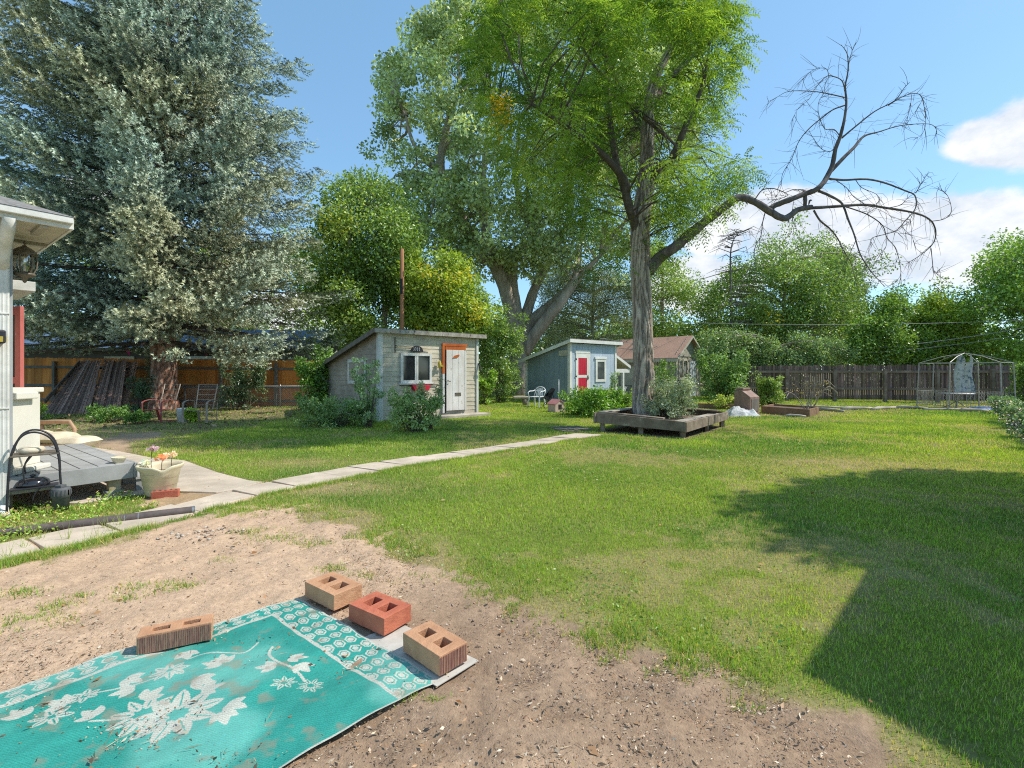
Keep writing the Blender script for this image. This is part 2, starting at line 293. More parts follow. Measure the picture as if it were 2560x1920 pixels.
col = dcol*(1-wet[...,None])+dark*wet[...,None]
col = col*(.78+.44*n8[...,None])
under = np.array([.2,.24,.06])*(1-dry[...,None])+np.array([.36,.29,.17])*dry[...,None]
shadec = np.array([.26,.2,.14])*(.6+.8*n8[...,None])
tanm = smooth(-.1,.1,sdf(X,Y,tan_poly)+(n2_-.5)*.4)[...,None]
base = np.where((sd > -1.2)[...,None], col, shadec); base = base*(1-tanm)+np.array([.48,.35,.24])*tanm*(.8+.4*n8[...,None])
snd = smooth(-.03,.05,sdf(X,Y,sand_poly))[...,None]; base = base*(1-snd)+np.array([.46,.33,.2])*snd*(.85+.3*n8[...,None])
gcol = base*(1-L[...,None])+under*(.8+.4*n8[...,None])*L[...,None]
Z = gz(X,Y) + (1-L)*np.where((Y<6)&(Y>0), (n8-.5)*.05+(n30-.5)*.018, 0) + L*0.0
Z = np.where(sdf(X,Y,path_poly)>-.05, np.minimum(Z,-.004), Z); Z = np.where(sdf(X,Y,patio_poly)>-.05, np.minimum(Z,-.004), Z)
Z = np.where(sdf(X,Y,[Vector((-1.35,2.95,0)),Vector((-.05,2.3,0)),Vector((-.45,1.85,0)),Vector((-2.4,-.1,0)),Vector((-3.4,.7,0))])>-.02, np.minimum(Z,.002), Z)
nx, ny = len(xs), len(ys); idx = np.arange(nx*ny).reshape(ny,nx)
Fg = np.stack([idx[:-1,:-1],idx[:-1,1:],idx[1:,1:],idx[1:,:-1]],-1).reshape(-1,4)
M['ground'] = pmat('earth', (1.05,1.03,1.0),(.72,.7,.68), 38, rough=.97, bump=.7, bscale=120, attr=True, dist=.012, spec=.1)
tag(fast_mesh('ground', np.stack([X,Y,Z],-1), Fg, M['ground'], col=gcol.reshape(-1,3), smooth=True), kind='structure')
# --- path slabs
def resample(P, n):
    P = [Vector(p) for p in P]; l = [0]
    for a,b in zip(P,P[1:]): l.append(l[-1]+(b-a).length)
    out = []
    for k in range(n):
        t = l[-1]*k/(n-1); i = max(j for j in range(len(l)-1) if l[j] <= t+1e-9); u = (t-l[i])/max(l[i+1]-l[i],1e-9); out.append(P[i].lerp(P[i+1],min(u,1)))
    return out
NS = 64
lo, up = resample(path_lo, NS+1), resample(path_up, NS+1)
pm = MB(); k = 0; ri = random.Random(4)
while k < NS:
    st = ri.choice((3,3,4)); e = min(k+st, NS); z = .012+ri.uniform(-.006,.01); tl = ri.uniform(-.006,.006)
    g = .012
    n = e-k
    top = [lo[i]+(up[i]-lo[i])*.01 for i in range(k,e+1)]; bot = [up[i] for i in range(e,k-1,-1)]
    ring = top+bot
    d0 = (lo[e]-lo[k]).normalized()*g
    ring = [p + (d0 if i in (0,len(ring)-1) else (-d0 if i in (n,n+1) else Vector())) for i,p in enumerate(ring)]
    ring = [Vector((p.x+ri.uniform(-.012,.012), p.y+ri.uniform(-.012,.012), z+tl*(1 if i<=n else -1))) for i,p in enumerate(ring)]
    pm.prism(ring, (0,0,-.06)); k = e
tag(pm.build('path', M['concrete'], bev=.006), kind='structure')
pa = MB(); pp = [Vector((p.x,p.y,.014)) for p in patio_poly]
pa.prism(pp, (0,0,-.05)); tag(pa.build('patio', M['concrete'], bev=.008), kind='structure')
# --- grass blades
def blades(x, y, hgt, wid, col, name, mat, lean=.5, z0=None, parent=None):
    n = len(x); a = rng.random(n)*2*np.pi; b = rng.random(n)*2*np.pi; z = gz(x,y) if z0 is None else z0
    dx, dy = np.cos(a)*wid/2, np.sin(a)*wid/2; ln = lean*hgt*(rng.random(n)*1.2); tx, ty = np.cos(b)*ln, np.sin(b)*ln
    V = np.empty((n,3,3)); V[:,0] = np.stack([x-dx,y-dy,z-.005],1); V[:,1] = np.stack([x+dx,y+dy,z-.005],1)
    V[:,2] = np.stack([x+tx,y+ty,z+hgt*np.sqrt(np.clip(1-(ln/hgt)**2*.6,.1,1))],1)
    C = np.repeat(col[:,None],3,1); C[:,:2] *= .75  # blade feet coloured darker, standing in for shade at the roots
    return fast_mesh(name, V.reshape(-1,3), np.arange(n*3).reshape(n,3), mat, parent, C.reshape(-1,3))
bx_, by_, bh_, bw_ = [], [], [], []
for y0,y1,dens,wd,hh in ((1.5,4,12500,.0042,.022),(4,8,5600,.0065,.026),(8,14,2100,.011,.034),(14,26,900,.02,.042)):
    x0, x1 = -1.15*y1-.6, 1.15*y1+.8; n = int((x1-x0)*(y1-y0)*dens); x = rng.uniform(x0,x1,n); y = rng.uniform(y0,y1,n)
    k = np.abs(x) < 1.15*y+.7; x, y = x[k], y[k]
    Lx, dr = lawn(x,y); k = rng.random(len(x)) < Lx*(1-.45*dr); x, y, dr = x[k], y[k], dr[k]
    bx_.append(x); by_.append(y); bh_.append(hh*(.5+rng.random(len(x)))*(1-.35*dr)*(.75+.6*vnoise(x,y,1.1,88,3))); bw_.append(np.full(len(x), wd))
gx, gy, gh, gw = map(np.concatenate, (bx_,by_,bh_,bw_)); _, gd = lawn(gx,gy)
gn = vnoise(gx,gy,.8,91,3)[:,None]; r1 = rng.random((len(gx),1))
gn = np.clip((gn-.5)*1.9+.5,0,1); gc = np.array([.095,.205,.03])*(1-gn)+np.array([.27,.36,.045])*gn; gc = gc*(.4+1.0*r1)
dryc = np.array([.42,.34,.17])*(.7+.5*r1); pk = (rng.random(len(gx)) < .13+gd*.8)[:,None]; gc = np.where(pk, dryc*.85+gc*.15, gc)
tag(blades(gx,gy,gh,gw,gc,'lawn_grass',M['grass'],.6), kind='stuff')
# broad-leaved weeds and clover between house, deck and path
def leafquads(P, D, S, Ln, Wd, col, name, mat, parent=None, fold=.15):
    """P base points, D directions, S side vectors -> one folded leaf quad each"""
    D = D/np.linalg.norm(D,axis=1,keepdims=True); S = S-D*np.sum(S*D,1,keepdims=True); S /= np.linalg.norm(S,axis=1,keepdims=True)+1e-9
    N = np.cross(D,S); Ln = Ln[:,None]; Wd = Wd[:,None]; n = len(P)
    V = np.empty((n,4,3)); V[:,0] = P; V[:,1] = P+D*Ln*.45+S*Wd/2+N*Wd*fold; V[:,2] = P+D*Ln; V[:,3] = P+D*Ln*.45-S*Wd/2+N*Wd*fold
    C = np.repeat(col[:,None],4,1)
    return fast_mesh(name, V.reshape(-1,3), np.arange(n*4).reshape(n,4), mat, parent, C.reshape(-1,3))
def rnd(n): v = rng.normal(size=(n,3)); return v/np.linalg.norm(v,axis=1,keepdims=True)
n = 60000; x = rng.uniform(-6.5,-2.2,n); y = rng.uniform(2.0,6.2,n); k = (sdf(x,y,weed_poly)>0)&(sdf(x,y,patio_poly)<.0)&(sdf(x,y,sand_poly)<.02)&(rng.random(n) < smooth(.25,.55,vnoise(x,y,2.5,5,3)))
k &= ~((x*.6+y*.8 < -4.73*.6+4.58*.8) & (-x*.8+y*.6 > 4.73*.8+4.58*.6))   # not inside the house
x,y = x[k],y[k]; n = len(x); D = rnd(n)*.7; D[:,2] = np.abs(D[:,2])*.6+.15; bushy = .02+.09*vnoise(x,y,2,77,3)
P = np.stack([x,y,rng.random(n)*bushy],1); cc = np.array([.2,.3,.04])*(.6+.8*rng.random((n,1))); yl = rng.random(n)<.18; cc[yl] = np.array([.42,.3,.1])*(.7+.5*rng.random((yl.sum(),1)))
tag(leafquads(P,D,rnd(n),rng.uniform(.015,.04,n),rng.uniform(.008,.02,n),cc,'ground_weeds',M['leaf']), kind='stuff')
# green fringe of grass where path meets the bare soil, tufts in the dirt
tx, ty, th = [], [], []
for i in range(900):
    t = ri.random()*len(path_lo[1:-2]); j = min(int(t)+1,len(path_lo)-3); p = path_lo[j].lerp(path_lo[j+1], t%1); d = (path_lo[j+1]-path_lo[j]).normalized(); nn = Vector((d.y,-d.x,0))
    q = p+nn*abs(ri.gauss(.03,.05)); m_ = 26
    if vnoise(np.array([q.x]),np.array([q.y]),3,14,2)[0] < .36: continue
    tx += [q.x+ri.gauss(0,.035) for _ in range(m_)]; ty += [q.y+ri.gauss(0,.035) for _ in range(m_)]; th += [ri.uniform(.02,.07) for _ in range(m_)]
for c in ((20,1555,.16),(110,1545,.1),(350,1470,.1),(440,1465,.08),(310,1500,.05),(150,1515,.07),(560,1400,.05),(700,1345,.14),(780,1360,.1),(640,1330,.12),(900,1440,.06),(60,1480,.08),(1010,1740,.04),(1090,1750,.03),(830,1420,.07),(205,1490,.04)):
    p = G(c[0],c[1]); m_ = int(2600*c[2]); tx += [p.x+ri.gauss(0,c[2]) for _ in range(m_)]; ty += [p.y+ri.gauss(0,c[2]*.5) for _ in range(m_)]; th += [ri.uniform(.01,.035) for _ in range(m_)]
for i in range(1500):
    j = ri.randrange(3,12); p = dirt_poly[j].lerp(dirt_poly[j+1],ri.random()); q = p+Vector((ri.gauss(.05,.13),ri.gauss(.05,.1),0))
    if vnoise(np.array([q.x]),np.array([q.y]),4,24,2)[0] < .44: continue
    m_ = 16; tx += [q.x+ri.gauss(0,.022) for _ in range(m_)]; ty += [q.y+ri.gauss(0,.022) for _ in range(m_)]; th += [ri.uniform(.012,.045) for _ in range(m_)]
tx,ty,th = map(np.array,(tx,ty,th)); k = sdf(tx,ty,path_poly)<-.005; tx,ty,th = tx[k],ty[k],th[k]
gc = np.array([.13,.22,.03])*(.6+.9*rng.random((len(tx),1))); pk = rng.random(len(tx))<.25; gc[pk] = np.array([.4,.32,.15])
tag(blades(tx,ty,th,np.full(len(tx),.005),gc,'grass_tufts',M['grass'],.9), kind='stuff')
# tall thin weeds on the path edge
sx = []; 
for px,py in ((60,1372),(100,1350),(240,1345),(262,1322),(285,1330),(165,1352),(225,1360),(300,1315),(110,1400),(15,1400)):
    p = G(px,py)
    for _ in range(12): sx.append((p.x+ri.gauss(0,.015),p.y+ri.gauss(0,.015),ri.uniform(.06,.2)))
sx = np.array(sx); tag(blades(sx[:,0],sx[:,1],sx[:,2],np.full(len(sx),.004),np.tile([[.2,.26,.06]],(len(sx),1)),'tall_weeds',M['grass'],.7), kind='stuff')
# litter: dry leaves, bark chips, pebbles
def flat_bits(n, region, size, cols, name, elong=2.2, zoff=.004):
    x0,x1,y0,y1,mask = region; x = rng.uniform(x0,x1,n); y = rng.uniform(y0,y1,n); k = mask(x,y); x,y = x[k],y[k]; n = len(x)
    D = rnd(n); D[:,2] *= .25; S = rnd(n); S[:,2] *= .3; ln = rng.uniform(size[0],size[1],n)*(1+2*(rng.random(n)**8)); cols = np.array(cols); c = cols[rng.integers(0,len(cols),n)]*(.6+.7*rng.random((n,1)))
    return leafquads(np.stack([x,y,gz(x,y)+zoff+rng.random(n)*.008],1), D, S, ln, ln/elong, c, name, M['litter'])
dm = lambda x,y: (sdf(x,y,dirt_poly)+ (vnoise(x,y,2,3,3)-.5)*.6 > 0)&(rng.random(len(x)) < .15+.85*smooth(.4,.65,vnoise(x,y,1.4,44,3)+.12*(x-y+3.5)))
tag(flat_bits(110000,(-5,1.6,1.5,5,dm),(.004,.013),[(.22,.15,.1),(.36,.25,.16),(.6,.48,.34),(.2,.145,.1),(.5,.3,.16),(.7,.6,.46)],'bark_chips',2.6), kind='stuff')
tag(flat_bits(900,(-6,8,1.6,10,lambda x,y: (sdf(x,y,path_poly)<0)),(.012,.024),[(.5,.28,.12),(.42,.2,.08),(.6,.42,.22),(.35,.2,.1)],'dry_leaves',1.7,.012), kind='stuff')
tag(flat_bits(9000,(-14,-4.5,11,18.5,lambda x,y: (sdf(x,y,shade_poly)>0)),(.025,.06),[(.36,.24,.14),(.5,.36,.2),(.2,.13,.08),(.14,.11,.07),(.12,.18,.04)],'leaf_litter',1.8), kind='stuff')
n = 4200; x = rng.uniform(-5,1.8,n); y = rng.uniform(1.5,5,n); k = dm(x,y); x,y = x[k],y[k]; n = len(x); D = rnd(n); D[:,2] *= .12; ln = rng.uniform(.02,.07,n)
tag(leafquads(np.stack([x,y,gz(x,y)+.012],1),D,rnd(n),ln,np.full(n,.0028),np.array([[.6,.48,.32],[.35,.24,.15],[.5,.38,.24],[.18,.12,.08]])[rng.integers(0,4,n)],'dry_twigs',M['litter']),kind='stuff')
n = 52000; x = rng.uniform(-3,9,n); y = rng.uniform(1.7,9,n); Lx,dr = lawn(x,y); k = (np.abs(x)<1.15*y+.5)&(Lx > .6)&(rng.random(n) < smooth(.52,.68,vnoise(x,y,1.3,123,4))*.8); x,y = x[k],y[k]; n = len(x); D = rnd(n)*.8; D[:,2] = np.abs(D[:,2])*.5+.1
tag(leafquads(np.stack([x,y,rng.random(n)*.02+.004],1),D,rnd(n),rng.uniform(.014,.03,n),rng.uniform(.009,.018,n),np.array([.13,.21,.03])*(.7+.8*rng.random((n,1))),'lawn_clover',M['leaf']),kind='stuff')
# pebbles
pb_v = []; pb_c = []
base_oct = np.array([(1,0,0),(0,1,0),(-1,0,0),(0,-1,0),(0,0,1),(0,0,-1)],float); of = np.array([(0,1,4),(1,2,4),(2,3,4),(3,0,4),(1,0,5),(2,1,5),(3,2,5),(0,3,5)])
n = 3000; x = rng.uniform(-4.5,1.5,n); y = rng.uniform(1.5,4.6,n); k = (sdf(x,y,dirt_poly)>.02)&(rng.random(n)<smooth(.35,.7,vnoise(x,y,1.2,99,3))); x,y = x[k],y[k]; n = len(x)
s = rng.uniform(.002,.006,n)*(1+1.2*rng.random(n)**10); 
cl = G(500,1335); m_ = 130; x = np.concatenate([x, rng.normal(cl.x,.16,m_)]); y = np.concatenate([y, rng.normal(cl.y,.09,m_)]); s = np.concatenate([s, rng.uniform(.006,.018,m_)]); n = len(x)
sc = np.stack([s*rng.uniform(.7,1.5,n),s*rng.uniform(.7,1.5,n),s*.6],1); a = rng.random(n)*6.28
V = base_oct[None]*sc[:,None]; ca,sa = np.cos(a)[:,None],np.sin(a)[:,None]; V = np.stack([V[...,0]*ca-V[...,1]*sa, V[...,0]*sa+V[...,1]*ca, V[...,2]],-1); V = V+np.stack([x,y,gz(x,y)+.004],1)[:,None]
pc = np.array([[.5,.4,.3],[.42,.31,.23],[.6,.54,.46],[.34,.25,.19]])[rng.integers(0,4,n)]
tag(fast_mesh('pebbles', V.reshape(-1,3), (of[None]+np.arange(n)[:,None,None]*6).reshape(-1,3), M['litter'], col=np.repeat(pc,6,0), smooth=True), kind='stuff')
# ================================================================ trees
def inpoly(px, py, poly): return sdf(px, py, poly)
def clumps_in(poly, n, d0, thick, seed, edge=8):
    """clump centres spread through a crown given by its outline; depth thickness swells to the middle"""
    r = np.random.default_rng(seed); P = np.array(poly,float); x0,y0 = P.min(0); x1,y1 = P.max(0); out = []; mx = None
    cx = r.uniform(x0,x1,n*8); cy = r.uniform(y0,y1,n*8); s = inpoly(cx,cy,[(a,b) for a,b in poly]); k = s > edge; cx,cy,s = cx[k][:n],cy[k][:n],s[k][:n]
    m = max(s.max(),1); prof = np.sqrt(np.clip(1-(1-np.clip(s/(m*.8),0,1))**2,0.05,1)); off = r.uniform(-1,1,len(cx)); off = np.sign(off)*np.abs(off)**.6
    d = d0+thick*prof*off
    return np.stack([(cx-CX)/F*d, d, H+(HY-cy)/F*d],1), off
def leaf_cloud(C, rad, per, ln, wd, c1, c2, name, mat, parent=None, seed=0, droop=.35, yel=0.0, yc=(.55,.42,.03), flat=.75, shade=None, tone=None):
    r = np.random.default_rng(seed); n = len(C); R = rad*r.uniform(.55,1.25,n); k = np.maximum((per*(R/rad)**2).astype(int),3); id_ = np.repeat(np.arange(n),k); N = len(id_)
    v = r.normal(size=(N,3)); v /= np.linalg.norm(v,axis=1,keepdims=True); q = r.random(N)**.45; P = C[id_]+v*(q*R[id_])[:,None]*np.array([1,1,flat])
    D = v*.7+r.normal(size=(N,3))*.6; D[:,2] -= droop; S = r.normal(size=(N,3)); S[:,2] *= .45
    t = np.clip(r.random(n)*.8+.1 if tone is None else tone,0,1)[id_][:,None]; c = np.array(c1)*(1-t)+np.array(c2)*t; c = c*(.5+.9*r.random((N,1)))
    if yel:
        y = (r.random(n) < yel)[id_] & (r.random(N)<.75); c[y] = np.array(yc)*(.7+.5*r.random((y.sum(),1)))
    return leafquads(P,D,S,ln*r.uniform(.7,1.3,N),wd*r.uniform(.7,1.3,N),c,name,mat,parent)
def branch_net(mb, C, roots, frac=.5, r0=.03, seed=0, n=5, sag=.12):
    """thin branches joining clump centres to the nearest limb point"""
    ri = random.Random(seed); R = np.array([tuple(p) for p in roots])
    for c in C:
        if ri.random() > frac: continue
        dd = np.linalg.norm(R-c,axis=1)+.6*np.maximum(R[:,2]-c[2],0); j = int(np.argmin(dd)); a, b = Vector(R[j]), Vector(c); L = (b-a).length
        if L < .15: continue
        pts = [a.lerp(b,t/3)+Vector((ri.gauss(0,.05),ri.gauss(0,.05),sag*math.sin(math.pi*t/3)))*L*(0 if t in (0,) else 1) for t in range(4)]
        rr = min(r0*(.5+L*.35),r0*2.2); mb.tube(pts,[rr,rr*.75,rr*.5,rr*.2],n,False)
def spline(P, k=4):
    P = [Vector(p) for p in P]; out = []
    for i in range(len(P)-1):
        p0,p1,p2,p3 = P[max(i-1,0)],P[i],P[i+1],P[min(i+2,len(P)-1)]
        for j in range(k):
            t = j/k; out.append(.5*((2*p1)+(p2-p0)*t+(2*p0-5*p1+4*p2-p3)*t*t+(-p0+3*p1-3*p2+p3)*t**3))
    return out+[P[-1]]
def limb(mb, pix, rad, k=4, n=10, jit=.05):
    """pix: (px,py,depth) list, rad: radii at the same points"""
    P = spline([W(*p) for p in pix],k); m = len(P); R = [float(np.interp(i/k, range(len(rad)), rad)) for i in range(m)]
    mb.tube(P,R,n,True,jit); return P
def furrow(P, R, name, mat, parent, seg=30, depth=.028, seed=1, subdiv=10):
    """a big trunk whose bark ridges are real relief"""
    P = spline(P,subdiv); m = len(P); R = np.interp(np.arange(m)/subdiv, range(len(R)), R); seg = 72
    a = np.linspace(0,2*np.pi,seg,endpoint=False); V = np.empty((m,seg,3)); l = np.array([tuple(p) for p in P]); zz = l[:,2]
    A, Zt = np.meshgrid(a, zz); rd = vnoise(np.cos(A)*2.6+5+.5*np.sin(Zt*2.1), np.sin(A)*2.6+Zt*1.35, 1.9, seed, 3); rid = 1-np.abs(2*rd-1)*2.2; fine = vnoise(np.cos(A)*6+Zt*.3+9, np.sin(A)*6+Zt*2.2, 1.2, seed+3, 3)
    rr = R[:,None]*(1+.03*np.sin(A*3+Zt))+depth*(-np.clip(rid,0,1)**2*1.3+.7*(fine-.5))
    V[...,0] = l[:,0:1]+rr*np.cos(A); V[...,1] = l[:,1:2]+rr*np.sin(A); V[...,2] = l[:,2:3]
    i = np.arange(m*seg).reshape(m,seg); Fq = np.stack([i[:-1],np.roll(i[:-1],-1,1),np.roll(i[1:],-1,1),i[1:]],-1).reshape(-1,4)
    c = (.45+.75*np.clip(1-np.clip(rid,0,1)*1.1+ (fine-.5)*.6,0,1))[...,None]*np.ones(3); o = fast_mesh(name,V,Fq,mat,parent,c.reshape(-1,3),True); return P
M['barkr'] = pmat('ridged_bark', (.58,.47,.38),(.38,.3,.235), 9, (1,1,.3), rough=.95, bump=.8, bscale=26, dist=.03, attr=True)
# ---- walnut with the planter round it
wal = thing('walnut_tree','tall walnut with furrowed trunk rising from the square timber planter','tree',(3.15,11.6,0))
def loc(o, base): 
    for v in o.data.vertices: v.co -= Vector(base)
    return o
def rebase(root):
    b = Vector(root.location); a = root.rotation_euler.z; Mi = (Matrix.Translation(b)@Matrix.Rotation(a,4,'Z')).inverted()
    def go(o):
        for c in o.children:
            if c.type == 'MESH': c.data.transform(Mi)
            go(c)
    go(root)
D0 = 11.6
tp = [Vector((3.19,11.6,-.05))]+[W(px,py,D0) for px,py in ((1609,1000),(1608,900),(1604,760),(1601,640),(1602,555),(1614,470),(1618,382),(1620,278),(1640,190),(1680,110),(1700,0),(1715,-150))]
P1 = furrow(tp,[.33,.27,.245,.235,.235,.23,.2,.17,.14,.12,.1,.08,.05],'trunk',M['barkr'],wal,depth=.04,seed=5,subdiv=26)
wb = MB(); roots = list(P1[150::4])
roots += limb(wb,[(1604,600,D0),(1588,560,D0-.1),(1568,500,D0-.3),(1560,450,D0-.5),(1500,380,D0-.9),(1420,320,D0-1.2),(1330,260,D0-1.4)],[.14,.12,.1,.09,.07,.05,.03])
roots += limb(wb,[(1570,500,D0-.3),(1540,400,D0-.2),(1520,260,D0),(1516,107,D0),(1516,-60,D0)],[.09,.08,.07,.06,.03])
roots += limb(wb,[(1618,450,D0),(1645,425,D0-.2),(1680,395,D0-.5),(1720,300,D0-.6),(1760,200,D0-.6),(1775,90,D0-.5)],[.12,.1,.09,.06,.04,.02])
roots += limb(wb,[(1620,350,D0),(1580,270,D0+.5),(1530,180,D0+.8),(1480,60,D0+1)],[.1,.08,.06,.03])
roots += limb(wb,[(1620,300,D0),(1560,250,D0+.8),(1450,240,D0+1.5),(1300,250,D0+2),(1210,240,D0+2.2)],[.09,.08,.06,.04,.02])
roots += limb(wb,[(1622,270,D0),(1690,180,D0+.8),(1750,120,D0+1.2),(1800,60,D0+1.3)],[.09,.07,.05,.02])
# dead pale limb across the crown
for L_,r_ in (([(1700,420,10.7),(1688,364,10.8),(1637,318,10.9),(1579,267,11),(1536,217,11),(1474,150,11),(1440,80,11)],[.015,.03,.04,.045,.04,.03,.02]),
            ([(1579,267,11),(1620,300,10.6),(1660,330,10.4),(1690,440,10.3),(1720,480,10.3)],[.03,.02,.015,.01,.006]),([(1600,280,11),(1540,290,10.6),(1480,300,10.4),(1430,290,10.2)],[.02,.012,.008,.004]),([(1590,270,11),(1650,310,10.6),(1740,330,10.3),(1800,345,10.2)],[.02,.012,.008,.004])): limb(wb,L_,r_,3,6)
for i in range(60):
    a = (random.uniform(1560,1660),random.uniform(230,430)); b = (a[0]+random.gauss(0,50),a[1]+random.uniform(20,90)); limb(wb,[(a[0],a[1],10.8),((a[0]+b[0])/2+random.gauss(0,12),(a[1]+b[1])/2,10.6),(b[0],b[1],10.5)],[.008,.006,.003],3,4)
poly_w = [(1165,20),(1150,150),(1190,250),(1225,330),(1262,372),(1245,440),(1330,450),(1395,480),(1440,560),(1452,640),(1475,690),(1520,700),(1560,640),(1585,560),(1600,520),(1650,540),(1700,600),(1735,590),(1812,555),(1800,500),(1845,470),(1888,438),(1838,390),(1822,330),(1838,300),(1815,210),(1830,110),(1850,20),(1700,-160),(1500,-220),(1300,-120)]
Cw, _ = clumps_in(poly_w, 500, D0+.2, 2.6, 11, 6); Cw = Cw[vnoise(Cw[:,0]*1.0,Cw[:,2]+Cw[:,1]*.3,.75,8,2) > .36]
hole = lambda C: ~((np.abs(C[:,0]/C[:,1]*F+CX-1612) < 62)&((HY-(C[:,2]-H)/C[:,1]*F) > 300)&(C[:,1] < 11.9))
Cw = Cw[hole(Cw)]
Cw = Cw[(Cw[:,0]/Cw[:,1]*F+CX > 1490)|(rng.random(len(Cw)) < .7)]; branch_net(wb,Cw,roots,.55,.022,3,5); Cw = np.concatenate([Cw, Cw[::6]+rng.normal(size=Cw[::6].shape)*np.array([.3,.3,.3])])
loc(wb.build('branches',M['twig'],wal),(0,0,0))
def fronds(C, nf, name, parent, seed, c1, c2, L=.36, lf=.1, wd=.03, R=.42, pairs=6, yel=0.02):
    r = np.random.default_rng(seed); n = len(C); k = nf; id_ = np.repeat(np.arange(n),k); N = len(id_)
    v = r.normal(size=(N,3)); v /= np.linalg.norm(v,axis=1,keepdims=True); P0 = C[id_]+v*(R*r.random(N)**.5)[:,None]*np.array([1,1,.7])
    D = v*np.array([1,1,.3])+r.normal(size=(N,3))*.35; D[:,2] -= .25; D /= np.linalg.norm(D,axis=1,keepdims=True)
    S = np.cross(D,np.array([0,0,1.])); S /= np.linalg.norm(S,axis=1,keepdims=True)+1e-6
    t = np.clip(r.random(n),0,1)[id_][:,None]; cf = np.array(c1)*(1-t)+np.array(c2)*t; cf = cf*(.6+.7*r.random((N,1)))
    yy = r.random(n)[id_] < yel; cf[yy] = (.5,.4,.03)
    PP,DD,SS,CC = [],[],[],[]
    for j in range(pairs):
        s = (j+1)/pairs; base = P0+D*(L*s)+np.array([0,0,-1])*(.3*L*s*s)
        for sg in (-1,1):
            dd = S*sg+D*.45+np.array([0,0,-.45]); PP.append(base); DD.append(dd+r.normal(size=(N,3))*.12); SS.append(D+r.normal(size=(N,3))*.2); CC.append(cf*(.85+.3*r.random((N,1))))
    P,D2,S2,Cc = map(np.concatenate,(PP,DD,SS,CC)); m = len(P)
    return leafquads(P,D2,S2,lf*r.uniform(.7,1.2,m),np.full(m,wd),Cc,name,M['leafb'],parent)
fronds(Cw,28,'crown',wal,5,(.06,.14,.02),(.26,.36,.06),yel=0,R=.36)
pm_ = clumps_in([(1240,240),(1275,240),(1272,370),(1245,370)],9,10.9,.2,3,2)[0]
leaf_cloud(pm_,.22,90,.09,.03,(.6,.4,.01),(.7,.5,.02),'yellowed_leaves',M['leafb'],wal,seed=3)
rebase(wal)
# ---- the dead limb reaching right (part of the same tree)
dl = MB(); z8 = lambda x,y,d=D0: (1700+x*.3888, 100+y*.3888, d)
def dlimb(L_, r_, dd=0.0, k=4, n=7, side=1.0):
    m = len(L_); P = [z8(x,y,(D0 if (n==12 and i<2) else D0-.25)+dd*(i/(m-1))+random.gauss(0,.05)) for i,(x,y) in enumerate(L_)]; Q = limb(dl,P,list(np.linspace(r_[0],r_[1],m)) if len(r_)==2 else r_,k,n,.1)
    for _ in range(int(m*3.0*side)):                                     # whips
        j = random.randrange(3,len(Q)-1); p = Q[j]; t = (Q[min(j+1,len(Q)-1)]-Q[j-1]).normalized(); s = Vector((random.gauss(0,1),random.gauss(0,.6),random.gauss(0,1)-.2)); v = (t+s*.7).normalized(); Ls = random.uniform(.12,.55)
        c = Vector((random.gauss(0,.1),0,random.gauss(-.06,.1))); dl.tube([p,p+v*Ls*.35,p+v*Ls*.7+c*Ls,p+v*Ls+c*Ls*2.6],[.0048,.0038,.003,.0016],4,False)
    return Q
A_ = [(-200,1480),(-130,1400),(-40,1340),(40,1270),(110,1210),(250,1100),(330,1040),(390,1012),(460,1030),(560,1090),(640,1140),(690,1142),(760,1090),(850,1075)]
dlimb(A_,[.15,.135,.115,.115,.11,.095,.09,.085,.08,.078,.075,.07,.06,.055],0,4,12,.3)
dlimb([(575,1085),(620,1060),(700,1030),(800,990),(880,960),(940,890),(980,800),(1000,700),(1030,620),(1055,520),(1070,400),(1062,300),(1080,200),(1075,90),(1035,30)],[.06,.062,.062,.06,.058,.056,.05,.044,.038,.03,.024,.018,.014,.009,.004],-.4,4,10)
dlimb([(800,975),(805,1030),(800,1075)],[.045,.04],0,3,8,0)
